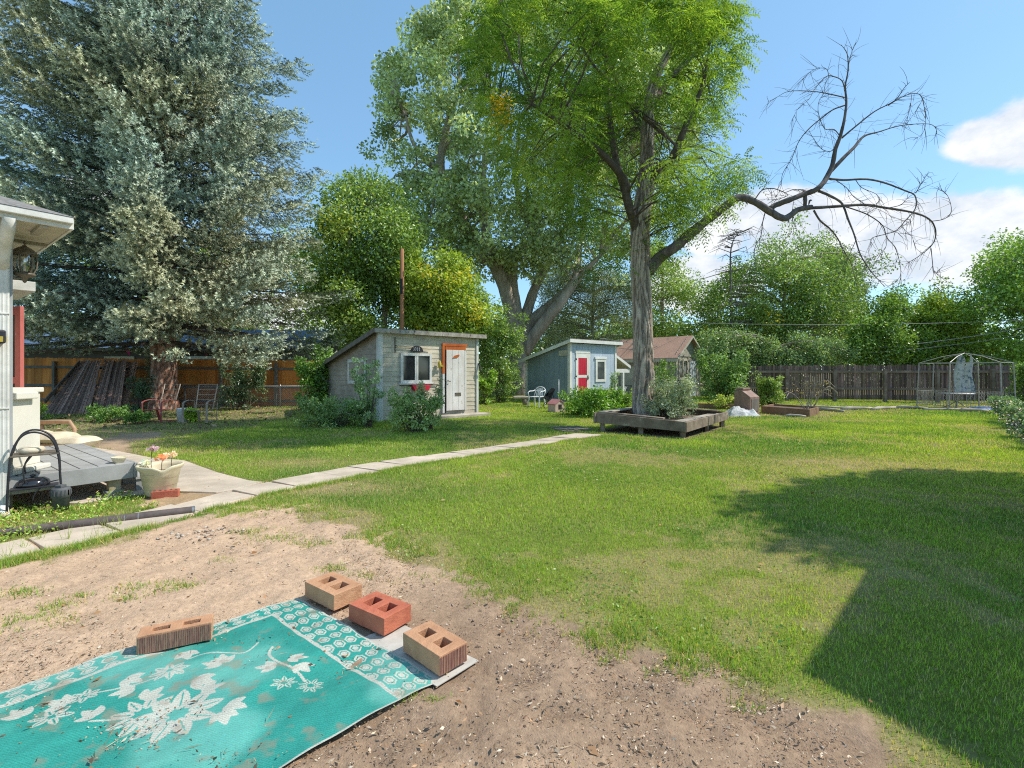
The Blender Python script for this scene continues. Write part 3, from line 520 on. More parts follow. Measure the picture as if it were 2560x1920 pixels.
for L_,r_,dd in ((([(1040,630),(1130,555),(1250,460),(1380,390),(1440,310),(1480,270)]),(.02,.004),-.5),([(1340,420),(1420,370),(1490,345),(1545,355),(1570,430),(1580,530),(1560,600),(1500,645)],(.011,.003),-.6),
 ([(1545,355),(1555,390),(1500,480),(1450,545)],(.006,.002),-.3),([(1490,350),(1480,430),(1450,540)],(.006,.002),-.2),([(960,855),(1050,760),(1120,690),(1180,620),(1280,590),(1420,550),(1600,540),(1650,580),(1640,620)],[.045,.042,.036,.026,.013,.01,.008,.005,.003],.5),
 ([(940,890),(1050,900),(1200,895),(1320,920),(1450,970),(1510,1000),(1515,1080),(1450,1160),(1380,1230),(1240,1270),(1230,1310)],(.026,.004),-.7),([(1515,985),(1560,910),(1600,845)],(.009,.003),-.1),
 ([(890,970),(960,1000),(1040,1050),(1080,1150),(1120,1250),(1160,1380),(1230,1490),(1320,1590)],(.033,.005),-.5),([(850,1080),(1000,1070),(1180,1060),(1330,1080),(1500,1110),(1600,1150),(1640,1210),(1640,1280),(1600,1340),(1520,1400),(1450,1440)],(.036,.004),.4),
 ([(1620,1165),(1700,1150),(1745,1100),(1720,1000),(1650,940)],(.01,.003),-.2),([(1615,1340),(1630,1480),(1650,1495),(1670,1470)],(.009,.003),0),([(860,1095),(900,1160),(960,1210),(1010,1270),(1050,1350),(1100,1440),(1140,1590)],(.026,.004),.5),
 ([(1060,1070),(1200,1120),(1300,1190),(1330,1270),(1380,1330),(1410,1420),(1415,1520),(1340,1585)],(.015,.003),.3),([(1060,370),(950,345),(850,330),(700,330),(620,370),(560,400)],(.014,.002),.4),([(1058,310),(1040,260),(990,235),(940,235),(870,310),(830,380),(760,440),(720,520)],(.014,.002),-.4),
 ([(955,235),(940,185),(860,190),(780,260),(760,290)],(.008,.002),0),([(1060,420),(980,450),(900,510),(820,580),(760,660),(720,760),(660,860),(650,940),(620,1010)],(.016,.003),.5),([(1030,620),(990,575),(930,570),(890,470),(895,390),(930,340)],(.013,.003),-.3),
 ([(1000,680),(970,715),(910,700),(850,620),(825,570)],(.011,.003),-.3),([(485,1020),(530,965),(600,955),(670,980),(690,1000),(640,1020),(560,1030)],(.014,.004),-.4),([(680,980),(740,960),(810,970)],(.009,.005),0),([(550,1100),(530,1180),(520,1260),(480,1350),(480,1560)],(.014,.004),-.2),
 ([(1085,200),(1090,120),(1130,20)],(.008,.003),0),([(1130,900),(1170,950),(1260,990),(1280,1030),(1250,1060)],(.009,.003),0),([(1340,1080),(1420,1060),(1460,1020),(1540,960)],(.01,.004),0),([(1000,900),(1070,950),(1120,1010),(1200,1060),(1300,1100),(1380,1150)],(.01,.003),.2),
 ([(730,1040),(725,1100),(740,1180),(765,1300)],(.007,.002),0),([(1300,1190),(1400,1240),(1480,1250),(1510,1320)],(.006,.002),0),([(1330,1270),(1320,1340),(1260,1390),(1200,1410)],(.006,.002),0),([(1500,1110),(1470,1170),(1400,1220)],(.006,.002),0),([(1130,1290),(1080,1400),(1000,1550)],(.008,.003),0)):
    dlimb(L_,r_,dd,4,6,1.2)
for i in range(13):
    x_ = random.uniform(60,900); y_ = float(np.interp(x_,[40,110,250,330,390,460,560,690,760,850,900],[1270,1210,1100,1040,1012,1030,1090,1142,1090,1020,930])); p = W(*z8(x_,y_,D0-.25)); v = Vector((random.gauss(0,.6),random.gauss(0,.5),random.gauss(0,1))).normalized(); l_ = random.uniform(.1,.2); dl.tube([p,p+v*l_*.7,p+v*l_],[.022,.016,.009],5,True,.2)
o = dl.build('dead_limb',M['deadbark'],wal); o.data.transform(Matrix.Translation(-Vector(wal.location)))
# ---- cottonwood far behind
cw = thing('cottonwood_tree','huge spreading grey-green cottonwood with forked trunk behind the sheds','tree',(.35,28,0)); DC = 28
cb = MB(); r2 = []
r2 += limb(cb,[(1306,1000,DC),(1300,940,DC),(1296,880,DC),(1284,760,DC),(1278,700,DC),(1284,648,DC),(1300,620,DC),(1328,612,DC),(1332,580,DC),(1318,550,DC),(1300,520,DC+1),(1290,430,DC+1),(1300,300,DC+1)],[.75,.62,.52,.42,.36,.3,.27,.25,.24,.2,.18,.14,.08])
r2 += limb(cb,[(1292,850,DC),(1268,740,DC-.5),(1235,660,DC-1),(1200,637,DC-1),(1171,582,DC-1),(1132,493,DC-1),(1101,430,DC-1),(1109,353,DC-1.5),(1132,267,DC-2),(1148,200,DC-2),(1140,100,DC-2)],[.4,.38,.36,.34,.34,.32,.28,.2,.16,.1,.05])
r2 += limb(cb,[(1230,650,DC),(1212,560,DC+.5),(1206,470,DC+1),(1220,330,DC+1.5),(1245,150,DC+2)],[.3,.28,.22,.15,.08])
r2 += limb(cb,[(1108,445,DC-1),(1070,440,DC-1.5),(1045,432,DC-2),(1020,430,DC-2.4),(990,440,DC-3)],[.2,.17,.14,.12,.06])
r2 += limb(cb,[(1101,430,DC-1),(1060,400,DC-1.6),(1030,350,DC-2),(1015,290,DC-2)],[.14,.12,.1,.06])
r2 += limb(cb,[(1304,870,DC),(1319,820,DC),(1345,790,DC),(1377,764,DC),(1410,735,DC-.5),(1446,694,DC-1),(1500,640,DC-1.5)],[.42,.4,.36,.32,.3,.2,.1])
r2 += limb(cb,[(1310,880,DC),(1342,830,DC-.5),(1385,775,DC-1),(1415,735,DC-1),(1440,690,DC-1),(1450,600,DC),(1480,450,DC)],[.38,.36,.32,.28,.22,.16,.08])
r2 += limb(cb,[(1306,820,DC),(1330,740,DC+.5),(1352,690,DC+.5),(1400,600,DC+1),(1430,500,DC+1),(1400,350,DC+1)],[.35,.3,.27,.2,.15,.08])
r2 += limb(cb,[(1135,560,DC-1),(1090,557,DC-2),(1020,545,DC-2.5),(970,548,DC-3)],[.14,.12,.1,.06]); limb(cb,[(1070,615,DC-3),(1095,625,DC-3),(1113,648,DC-3)],[.05,.1,.08])
poly_c = [(1010,110),(965,160),(938,220),(945,300),(960,340),(952,430),(975,490),(960,540),(950,590),(1000,620),(1060,640),(1120,680),(1200,720),(1250,700),(1300,720),(1380,700),(1450,700),(1530,660),(1600,620),(1650,560),(1700,480),(1740,350),(1760,200),(1740,60),(1600,-40),(1400,-120),(1200,-110),(1080,0)]
Cc, off = clumps_in(poly_c, 860, DC, 5.0, 21, 10); Cc = Cc[vnoise(Cc[:,0],Cc[:,2]+Cc[:,1]*.2,.42,18,2) > .36]
branch_net(cb,Cc,r2,.4,.05,4,5); Cc = np.concatenate([Cc, Cc[::5]+rng.normal(size=Cc[::5].shape)*np.array([.75,.6,.7])]); cb.build('trunk',M['bark2'],cw)
leaf_cloud(Cc,.72,150,.185,.15,(.15,.2,.08),(.45,.5,.27),'crown',M['leaf'],cw,seed=9,flat=.85)
rebase(cw)
# ---- generic background trees from outlines
def tree(name, label, poly, d, thick, ncl, c1, c2, trunk, seed, rad=.8, per=150, ln=.13, wd=.09, yel=0, tr=.2, group='trees beyond the fences', mat='leaf', bare=.35, cat='tree', yc=(.5,.4,.03), edge=6):
    bx = [p for p in trunk]; b = W(bx[0][0],HY,d); root = thing(name,label,cat,(b.x,d,0),0,group)
    mb = MB(); P = [Vector((b.x,d,-.1))]+[W(px,py,d) for px,py in bx]; P = spline(P,4); mb.tube(P,list(np.linspace(tr,tr*.3,len(P))),9,True,.05)
    C, _ = clumps_in(poly,int(ncl*1.35),d,thick,seed,edge); C = C[vnoise(C[:,0],C[:,2]+C[:,1]*.3,.6,seed,3) > .42]; C = np.concatenate([C, C[::4]+np.random.default_rng(seed).normal(size=C[::4].shape)*np.array([1.0,.6,1.0])*rad]); branch_net(mb,C,P[3:],bare,.025*d/20,seed,4)
    mb.build('trunk',M['bark2'],root); leaf_cloud(C,rad,per,ln,wd,c1,c2,'crown',M[mat],root,seed=seed,yel=yel,yc=yc); rebase(root); return root
BG = 'trees beyond the fences'
G1,G2 = (.08,.14,.03),(.25,.34,.08); Y1,Y2 = (.13,.21,.04),(.31,.4,.1)
tree('ash_tree','lime and yellow leafed tree rising between the blue spruce and the grey shed',[(790,500),(770,600),(780,760),(820,850),(900,870),(960,840),(985,760),(965,640),(930,560),(880,510),(840,480)],21,1.8,170,Y1,Y2,[(870,850),(868,700),(875,600)],31,yel=.06,mat='leafb',yc=(.36,.37,.05))
tree('elm_tree','mid green bushy tree with loose top left of the cottonwood',[(830,500),(850,455),(905,425),(950,440),(1000,480),(1050,560),(1080,660),(1075,800),(1000,850),(930,830),(880,760),(860,620)],22,1.9,240,G1,(.22,.31,.08),[(960,850),(965,700),(970,560)],32)
tree('young_ash_tree','yellow tinged young ash directly above the grey shed roof',[(1000,640),(1060,615),(1120,630),(1190,690),(1215,780),(1190,850),(1100,860),(1010,850),(985,740)],20.8,1.3,130,(.13,.21,.03),(.32,.4,.06),[(1095,860),(1090,750),(1085,680)],33,yel=.1,mat='leafb',rad=.6,yc=(.45,.4,.04))
tree('leafy_tree','shaded green tree standing behind the lower crown of the spruce',[(-150,600),(-100,450),(150,520),(400,560),(600,600),(800,620),(840,760),(800,850),(500,840),(100,830),(-150,840)],36,3,230,(.07,.12,.02),(.26,.36,.05),[(640,850),(650,700)],34,rad=1.2,per=150,ln=.2,wd=.14)
tree('juniper_tree','dark grey-green juniper filling the gap behind the blue shed roof',[(1345,700),(1400,660),(1480,650),(1560,680),(1610,740),(1620,850),(1560,900),(1400,905),(1340,850),(1330,760)],32,2.4,230,(.09,.12,.06),(.3,.33,.2),[(1480,900),(1482,800),(1485,680)],35,rad=.8,ln=.15,wd=.04,per=230,bare=.25)
tree('poplar_tree','light green tree behind the tan cottage, just right of the walnut trunk',[(1600,600),(1650,590),(1700,660),(1735,720),(1720,790),(1735,850),(1700,900),(1600,900),(1580,750)],30,2,140,(.12,.19,.04),(.3,.39,.09),[(1655,900),(1655,750),(1660,640)],36)
tree('maple_tree','wide rounded green tree behind the back fence right of the cottage',[(1745,760),(1770,715),(1810,690),(1850,640),(1905,600),(1950,575),(2005,590),(2060,618),(2110,640),(2145,690),(2155,740),(2140,800),(2150,900),(1900,920),(1760,910)],29,3,420,G1,G2,[(1960,900),(1960,760),(1965,640)],37,yel=.015)
tree('dark_elm_tree','drooping darker elm behind the right shoulder of the rounded tree',[(2040,610),(2090,620),(2145,660),(2165,720),(2150,790),(2110,830),(2060,700)],32,1.5,110,(.08,.12,.04),(.19,.24,.09),[(2100,900),(2098,760)],38,rad=.6)
tree('plum_tree','low dense green tree in the middle above the back fence',[(2120,800),(2150,770),(2170,742),(2205,755),(2235,728),(2265,735),(2290,770),(2315,800),(2330,860),(2310,915),(2120,915)],25,1.8,190,(.075,.14,.022),(.2,.3,.05),[(2220,910),(2220,820)],39,rad=.55,ln=.11)
tree('locust_tree','sunlit yellow green tree beside the gap in the tree line',[(2285,790),(2300,755),(2340,742),(2390,750),(2430,780),(2450,860),(2430,910),(2300,915)],26,1.6,150,(.12,.2,.03),(.32,.4,.06),[(2365,910),(2365,820)],40,yel=.05,rad=.6,mat='leafb')
tree('walnut_tree','tall full green tree at the right border of the photo',[(2400,760),(2430,690),(2450,640),(2480,650),(2510,610),(2560,600),(2640,560),(2760,600),(2800,800),(2780,915),(2440,915),(2400,830)],25,2.6,360,(.08,.16,.03),(.25,.36,.06),[(2580,900),(2580,760),(2585,660)],41,rad=.75,yel=.015)
tree('hedge_tree','row of low bushy growth overhanging the dark fence left of centre',[(1750,880),(1760,830),(1850,830),(2000,840),(2130,850),(2130,900),(2000,925),(1850,930),(1760,925)],23.6,.8,150,(.08,.14,.04),(.24,.32,.13),[(1940,920),(1940,870)],42,rad=.5,ln=.1,wd=.07,per=120)
def woods():
    r = np.random.default_rng(5); C = []
    for i in range(900):
        a = r.uniform(-1.25,1.35); d = r.uniform(42,52); top = 5.2+2.2*vnoise(np.array([a*9]),np.array([0.]),1,4,2)[0]; C.append((a*d,d,r.uniform(.3,top)))
    return leaf_cloud(np.array(C),1.5,85,.42,.3,(.07,.12,.03),(.2,.28,.06),'distant_woods',M['leaf'],None,seed=3)
tag(woods(),kind='stuff')
# dead snag
sn = thing('dead_tree','thin bare snag poking above the left end of the rounded tree','tree',((1826-CX)/F*27,27,0)); sb = MB(); s0 = limb(sb,[(1826,940,27),(1828,800,27),(1826,680,27),(1828,620,27),(1840,590,27),(1858,578,27)],[.09,.07,.05,.035,.02,.01],4,7)
for i in range(46):
    j = random.randrange(6,len(s0)); p = s0[j]; sg = random.choice((-1,1)); L_ = random.uniform(.4,1.5)*(1.2-j/len(s0)*.5); sb.tube([p,p+Vector((sg*L_*.5,random.gauss(0,.3),.18*L_)),p+Vector((sg*L_,random.gauss(0,.5),-.05*L_))],[.03,.018,.006],4,False)
    q = p+Vector((sg*L_*.6,0,.1*L_)); sb.tube([q,q+Vector((sg*.1,0,-.3))],[.01,.004],4,False)
sb.build('branches',M['deadbark'],sn); rebase(sn)
# ---- blue spruce
sp = thing('blue_spruce','massive blue spruce with bare reddish trunk filling the left of the yard','tree',(-12.25,17.0,0)); SX, SY = -12.25, 17.0
tpz = [Vector((SX,SY,-.05)),Vector((SX,SY,.4)),Vector((SX+.02,SY,1.5)),Vector((SX,SY,3)),Vector((SX+.03,SY,7)),Vector((SX,SY,12)),Vector((SX,SY,17.5))]
M['sprbark'] = pmat('scaly_spruce_bark', (.6,.3,.2),(.36,.18,.12), 9, (1,1,.6), rough=.95, peel=(.5,.43,.35), pamt=.52, pscale=14, bump=.9, bscale=22, dist=.03, attr=True)
furrow(tpz,[.5,.43,.385,.36,.29,.18,.04],'trunk',M['sprbark'],sp,depth=.03,seed=15,subdiv=24)
rs = np.random.default_rng(77); sbm = MB(); TP, TD, TT = [], [], []
def prof(z): return float(np.interp(z,[2.2,3.2,4.5,6.5,9,12,15,18],[5.2,5.9,5.9,5.3,4.9,4.3,2.6,.2]))
z = 2.55; lev = 0
while z < 17.6:
    nb = 9 if z < 13 else 7
    for k in range(nb):
        an = 2*math.pi*(k+rs.random()*.7)/nb+lev*.7; Lb = prof(z)*rs.uniform(.72,1.1); zz = z+rs.uniform(-.25,.25)
        dirh = np.array([math.cos(an),math.sin(an),0.0]); low = max(0,1-(z-2.5)/5)
        # droop then upturned tips
        def bp(s): return np.array([SX,SY,zz])+dirh*Lb*s+np.array([0,0,1])*Lb*(.10*(1-low)*s-.30*s*s*(.55+low*.4)+.22*s**4)
        sbm.tube([bp(s)-np.array([0,0,.03]) for s in (0,.25,.5,.75,.93)],[.06*(Lb/5),.04*(Lb/5),.026*(Lb/5),.014,.006],5,False)
        side = np.array([-dirh[1],dirh[0],0])
        m = int(Lb*(24 if dirh[1] < .35 else 11)*(1 if z < 14.5 else .4))
        for _ in range(m):
            s = rs.uniform(.12,1.0)**.75; w = (1-s)*.34*Lb+.12; lat = rs.uniform(-1,1); p = bp(s)+side*lat*w*.6+np.array([0,0,-1])*abs(lat)*w*.15
            tl = rs.uniform(.32,.7)*(1.1-.3*s); td = dirh*(.75+.3*s)+side*lat*.9+np.array([0,0,rs.uniform(-.5,.15)]); td /= np.linalg.norm(td); hang = rs.uniform(.15,.8)
            q = int(tl/.065)
            for j in range(q):
                f_ = j/max(q-1,1); pj = p+td*tl*f_+np.array([0,0,-1])*tl*hang*math.sin(f_*2.2)+rs.normal(size=3)*.012
                dj = td+np.array([0,0,1])*(-hang*1.6*math.cos(f_*2.2)); dj /= np.linalg.norm(dj); TP.append(pj); TD.append(dj); TT.append(f_*.75+.25*s)
    z += .42*(1 if z < 12 else .9); lev += 1
for i in range(3):                                                       # hanging skirt near the trunk
    pass
TP = np.array(TP); TD = np.array(TD); TT = np.array(TT)
# drop growth that would hang lower than the clear stem under the crown
k = TP[:,2] > 1.8+.35*vnoise(TP[:,0],TP[:,1],1.1,6,2)*2-.55*(TP[:,0] > -9.6)-.35*(TP[:,0] > -8.2); TP,TD,TT = TP[k],TD[k],TT[k]
rr_ = np.hypot(TP[:,0]-SX,TP[:,1]-SY); k = (rr_ > .9)|(TP[:,2] > 3.2); TP,TD,TT = TP[k],TD[k],TT[k]
NT = len(TP); q = 9; id_ = np.repeat(np.arange(NT),q); Nn = len(id_); u = rs.random(Nn)
ax = TD[id_]; v = rs.normal(size=(Nn,3)); v -= ax*np.sum(v*ax,1,keepdims=True); v /= np.linalg.norm(v,axis=1,keepdims=True)
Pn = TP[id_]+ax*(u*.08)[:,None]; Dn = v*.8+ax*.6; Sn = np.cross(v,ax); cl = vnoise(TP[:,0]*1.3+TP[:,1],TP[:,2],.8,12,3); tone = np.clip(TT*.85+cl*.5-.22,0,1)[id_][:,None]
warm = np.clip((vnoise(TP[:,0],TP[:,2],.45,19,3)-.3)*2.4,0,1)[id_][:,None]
ca = np.array([.04,.062,.045])*(1-tone)+np.array([.29,.355,.28])*tone; cbk = np.array([.07,.075,.035])*(1-tone)+np.array([.36,.35,.2])*tone; cc = (ca*(1-warm*.8)+cbk*warm*.8)*(.5+.9*rs.random((Nn,1)))  # needle colour carries shading: dark inside the boughs, light at the tips
hw = .029; Sn /= np.linalg.norm(Sn,axis=1,keepdims=True)+1e-9; Dn /= np.linalg.norm(Dn,axis=1,keepdims=True); ll = rs.uniform(.05,.09,Nn)[:,None]
V = np.stack([Pn-Sn*hw/2,Pn+Sn*hw/2,Pn+Dn*ll],1)
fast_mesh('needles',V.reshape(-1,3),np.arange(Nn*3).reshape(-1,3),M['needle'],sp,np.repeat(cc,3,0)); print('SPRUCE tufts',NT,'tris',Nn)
sbm.build('branches',M['twig'],sp); rebase(sp)
# ---- trees standing outside the picture to the right: they throw the shade on the lawn
def shade_tree(label, x, y, z0, z1, R, seed, ncl=90):
    root = thing('shade_tree',label,'tree',(x,y,0)); mb = MB(); mb.tube([(x,y,-.1),(x,y,z0),(x+.1,y,z1)],[.22,.18,.06],9)
    r = np.random.default_rng(seed); v = r.normal(size=(ncl,3)); v /= np.linalg.norm(v,axis=1,keepdims=True); C = np.array([x,y,(z0+z1)/2])+v*(r.random((ncl,1))**.4)*np.array([R,R,(z1-z0)/2])
    branch_net(mb,C,[Vector((x,y,z0+(z1-z0)*t/6)) for t in range(7)],.6,.03,seed); mb.build('trunk',M['bark2'],root)
    leaf_cloud(C,.6,190,.14,.1,(.08,.15,.02),(.16,.26,.04),'crown',M['leaf'],root,seed=seed); rebase(root)
shade_tree('broad shade tree just outside the right edge of the lawn',9.5,4.7,2.6,7.6,1.9,61,470)
shade_tree('tall slim shade tree far out beyond the flower border',19.2,12.3,3.6,8.2,1.15,63,80)
shade_tree('small shade tree beside the flower border, outside the picture',14.4,9.0,2.2,5.2,1.05,64,80)
# ---- shrubs
def shrub(name, label, px, pyb, wpx, hpx, c1, c2, ln, wd, n, seed, group=None, stems=8, flat=1.0, mat='leaf', rad=.16, d=None, dz=0, spike=0):
    d = d or F*H/(pyb-HY); x = (px-CX)/F*d; w = wpx/F*d; h = hpx/F*d; root = thing(name,label,'shrub',(x,d,0),0,group)
    r = np.random.default_rng(seed); ncl = max(int(n/60),8); C = []
    mb = MB(); rads = []
    for i in range(ncl):
        a = r.random()*6.283; q = r.random()**.5; lobe = .62+.55*math.sin(a*2+seed)*math.sin(a*3+seed*1.7)+.25*r.random(); zt = r.random()**.8*min(1,lobe+.25); wr = w/2*(1-.45*zt**2)*q*min(1.15,lobe+.35)
        C.append((x+math.cos(a)*wr, d+math.sin(a)*wr*flat, dz+.06+zt*h*(.97-.12*q)))
    C = np.array(C)
    for i in range(min(ncl,stems*4)):
        c = Vector(C[i]); b = Vector((x+r.normal()*w*.07,d+r.normal()*w*.07,dz-.02)); mb.tube([b,b.lerp(c,.5)+Vector((0,0,h*.08)),c],[.012,.009,.004],4,False)
    for _ in range(int(5+ncl/12)):
        a = r.random()*6.283; q0 = Vector((x+math.cos(a)*w*.3,d+math.sin(a)*w*.2,dz+h*.5)); q1 = q0+Vector((math.cos(a)*w*.16+r.normal()*.03,math.sin(a)*w*.1,h*(.35+.4*r.random()))); mb.tube([q0,q0.lerp(q1,.5)+Vector((0,0,.02)),q1],[.006,.005,.002],4,False)
        for t_ in (.3,.55,.8,1): C = np.concatenate([C,np.array([tuple(q0.lerp(q1,t_))])])
    mb.build('stems',M['twig'],root); leaf_cloud(C,max(rad*.8,w*.085),60,ln,wd,c1,c2,'foliage',M[mat],root,seed=seed,flat=.8,droop=.1)
    rebase(root); return root
GL,GLL = (.07,.13,.03),(.25,.34,.08); GG1,GG2 = (.13,.17,.1),(.34,.38,.25)
shrub('rose_bush','low bushy growth spreading left along the side wall of the grey shed',845,1066,190,62,(.08,.15,.05),(.24,.34,.13),.055,.035,5200,71,stems=10)
shrub('weed_shrub','tall thin stemmed growth climbing past the front corner of the grey shed',925,1070,80,140,(.13,.2,.1),(.3,.4,.2),.06,.035,800,72,stems=10,rad=.1)
shrub('flowering_shrub','loose leafy shrub under the window of the grey shed',1035,1079,125,84,(.1,.17,.04),(.34,.42,.17),.06,.034,3800,73,stems=10)
shrub('weed_shrub','sparse tall stalk growth between shed window and white plank door',1075,1074,60,110,(.14,.19,.08),(.3,.35,.2),.045,.022,520,74,stems=12,rad=.1)
shrub('lilac_bush','high dark green bush close behind the right end of the grey shed',1250,1006,125,200,GL,GLL,.1,.07,7000,75,rad=.3,stems=6)
shrub('bright_bush','small sunlit bush low at the right rear corner of the grey shed',1212,1012,45,70,(.1,.2,.02),(.25,.36,.05),.09,.06,1200,76)
shrub('lilac_bush','green bush in the gap between cedar fence and grey shed left wall',790,1032,90,130,(.05,.11,.02),(.2,.33,.05),.09,.06,4200,77,rad=.22)
shrub('laurel_bush','glossy dark leaning bush behind the chain link, right of the metal chairs',608,1030,110,105,(.03,.06,.025),(.14,.2,.1),.09,.04,3200,78,rad=.2,d=17.0)
shrub('dark_weeds','dark leafy weed patch beside the leaning fence panels',345,1030,60,75,(.03,.06,.03),(.12,.18,.09),.07,.035,1100,79,d=15.2)
shrub('peony_bed','wide low green planting spreading before the blue shed door',1480,1040,150,56,(.06,.14,.015),(.2,.34,.04),.07,.045,6500,80,flat=1.2,rad=.15)
shrub('peony_bed','paler grassy planting right of the bed before the blue shed',1555,1036,75,48,(.12,.2,.03),(.28,.38,.08),.07,.03,2600,81,rad=.14)
shrub('tall_weeds','thin flowering stalks under the blue shed window',1522,1024,44,82,(.15,.22,.12),(.3,.38,.22),.05,.02,1000,82,rad=.1)
shrub('privet_bush','big rounded bush in front of the fence right of the cottage door',1808,1016,120,112,(.06,.13,.03),(.22,.32,.09),.09,.06,6500,83,rad=.25)
shrub('small_bush','yellow green bush directly right of the brown bin',1925,1016,66,64,(.1,.17,.03),(.28,.36,.08),.07,.05,3000,84,rad=.16)
shrub('conical_bush','narrow upright bush just behind the planter',1664,1042,46,112,(.08,.16,.025),(.27,.36,.08),.06,.04,1700,85,rad=.14,d=14.6)
shrub('sage_bush','grey-green shrub crowding the planter right of the walnut trunk',1662,1068,140,84,GG1,GG2,.045,.028,8500,86,rad=.16,d=11.5,dz=.25)
shrub('yellow_weeds','low yellowish weeds left of the brown bin',1815,1024,70,28,(.2,.26,.04),(.4,.42,.1),.06,.04,1000,87)
shrub('fence_vine','leafy vines in the far right corner against the fence',2560,1020,70,90,(.06,.13,.02),(.2,.3,.06),.08,.06,2600,88,rad=.2)
shrub('juniper_sprig','dusty low branch growth left of the spruce trunk',395,1010,60,60,(.06,.085,.05),(.14,.18,.12),.06,.02,2000,89,d=17.6,dz=1.05,rad=.2)
shrub('shade_weeds','sprouting green weeds in the shade before the leaning panels',262,1056,110,30,(.06,.13,.03),(.18,.3,.06),.07,.03,1100,90,rad=.1)
shrub('shade_weeds','short weeds in leaf litter before the red seated chair',345,1060,60,25,(.06,.13,.03),(.18,.3,.06),.07,.03,600,91,rad=.08)
shrub('bright_weeds','yellow green sprig at the foot of the leaning panels',100,1048,34,36,(.2,.32,.04),(.4,.5,.08),.08,.05,260,92,rad=.08)
shrub('bright_weeds','fresh green sprig between white bucket and right hand metal chair',478,1056,26,26,(.2,.32,.04),(.4,.5,.08),.08,.04,160,93,rad=.06)
# flower border on the right
for i,(px,pyb,w,h) in enumerate(((2500,1034,50,34),(2530,1050,60,44),(2556,1072,60,50),(2590,1096,80,60),(2620,1125,90,70))):
    nm = ['aster clump farthest along the right hand border','second aster clump of the border, pale purple and white','third aster clump of the border with yellow leaves','leafy border clump at the right edge of the photo','nearest border clump, cut off by the right edge'][i]
    o = shrub('aster_clump',nm,px,pyb,w,h,(.08,.16,.05),(.25,.34,.16),.05,.025,1500,100+i,'aster clumps in the right border',rad=.1)
    r = np.random.default_rng(i); n = 360; ww = w/F*(F*H/(pyb-HY)); hh = h/F*(F*H/(pyb-HY)); P = np.stack([r.normal(0,ww*.25,n),r.normal(0,ww*.25,n),r.uniform(.3,1.08,n)*hh],1)
    cf = np.array([(.5,.38,.62),(.75,.7,.72),(.62,.5,.2)])[r.choice(3,n,p=[.5,.3,.2])]; leafquads(P,rnd(n),rnd(n),np.full(n,.035),np.full(n,.03),cf,'flowers',M['leaf'],o)['kind'] = 'stuff'
# bare rose canes by the raised bed
rb = thing('rose_canes','bare arching rose canes rising behind the raised bed','shrub',tuple(G(2020,1036))); mb = MB(); p0 = Vector(rb.location)
for i in range(13):
    a = random.uniform(-1,1); hgt = random.uniform(.6,1.15); mb.tube(spline([p0+Vector((random.gauss(0,.06),random.gauss(0,.06),-.02)),p0+Vector((a*.25,random.gauss(0,.15),hgt*.6)),p0+Vector((a*.6,random.gauss(0,.2),hgt)),p0+Vector((a*.95,random.gauss(0,.2),hgt*.8))],4),.009,5)
mb.build('canes',M['beigepaint'],rb); Cx = np.array([tuple(p0+Vector((random.uniform(-.6,.6),random.gauss(0,.15),random.uniform(.3,1)))) for _ in range(14)]); leaf_cloud(Cx,.12,9,.05,.035,(.12,.17,.05),(.35,.2,.1),'leaves',M['leaf'],rb,seed=4); rebase(rb)
# ================================================================ buildings
PI = math.pi
def part(mb, name, mat, parent, **k): return mb.build(name, M[mat] if isinstance(mat,str) else mat, parent, **k)
def lap(mb, p0, dirv, nrm, zlo, zhi, span, h=.132, t=.013, ri=random.Random(5)):
    """lapped boards; span(z) -> (a,b) along dirv"""
    z = zlo; dirv = Vector(dirv); nrm = Vector(nrm); p0 = Vector(p0)
    while z < zhi-.01:
        z2 = min(z+h,zhi); a,b = span(z); a2,b2 = span(z2-.001)
        if b-a > .05:
            w = ri.uniform(-.003,.003)
            A = [p0+dirv*a+nrm*t+Vector((0,0,z+w)), p0+dirv*b+nrm*t+Vector((0,0,z+ri.uniform(-.003,.003))), p0+dirv*b2+nrm*.004+Vector((0,0,z2)), p0+dirv*a2+nrm*.004+Vector((0,0,z2))]
            B = [q-nrm*(t+.01 if i<2 else .014) for i,q in enumerate(A)]
            mb.add(A+B,[(0,1,2,3),(7,6,5,4),(0,4,5,1),(1,5,6,2),(2,6,7,3),(3,7,4,0)])
        z = z2
def window(root, x0, x1, z0, z1, face, fr=.07, mat='peel_white', glass='glass', mull=True, sill=True, d=.05, head=False):
    """face(x,z,out) -> local point. frame, glass, sill, mullion"""
    f = MB()
    def bx(a0,a1,b0,b1,o0,o1,mb):
        vs = [face(a,b,o) for o in (o0,o1) for a,b in ((a0,b0),(a1,b0),(a1,b1),(a0,b1))]; mb.add(vs,[(0,3,2,1),(4,5,6,7),(0,1,5,4),(1,2,6,5),(2,3,7,6),(3,0,4,7)])
    bx(x0,x0+fr,z0,z1,.0,d,f); bx(x1-fr,x1,z0,z1,.0,d,f); bx(x0+fr,x1-fr,z1-fr,z1,.0,d-.003,f); bx(x0+fr,x1-fr,z0,z0+fr,.0,d-.003,f)
    xm = (x0+x1)/2
    if mull: bx(xm-.055,xm-.006,z0+fr,z1-fr,.0,d-.008,f); bx(xm+.006,xm+.055,z0+fr,z1-fr,.0,d-.01,f)
    if head: bx(x0-.06,x1+.06,z1,z1+.1,.0,d+.015,f)
    fo = part(f,'window',mat,root,bev=.004); g = MB(); bx(x0+fr*.6,x1-fr*.6,z0+fr*.6,z1-fr*.6,.004,.018,g); part(g,'pane',glass,fo)
    if sill: s = MB(); bx(x0-.05,x1+.05,z0-.045,z0-.001,.0,d+.05,s); part(s,'sill',mat,fo,bev=.005)
    return fo
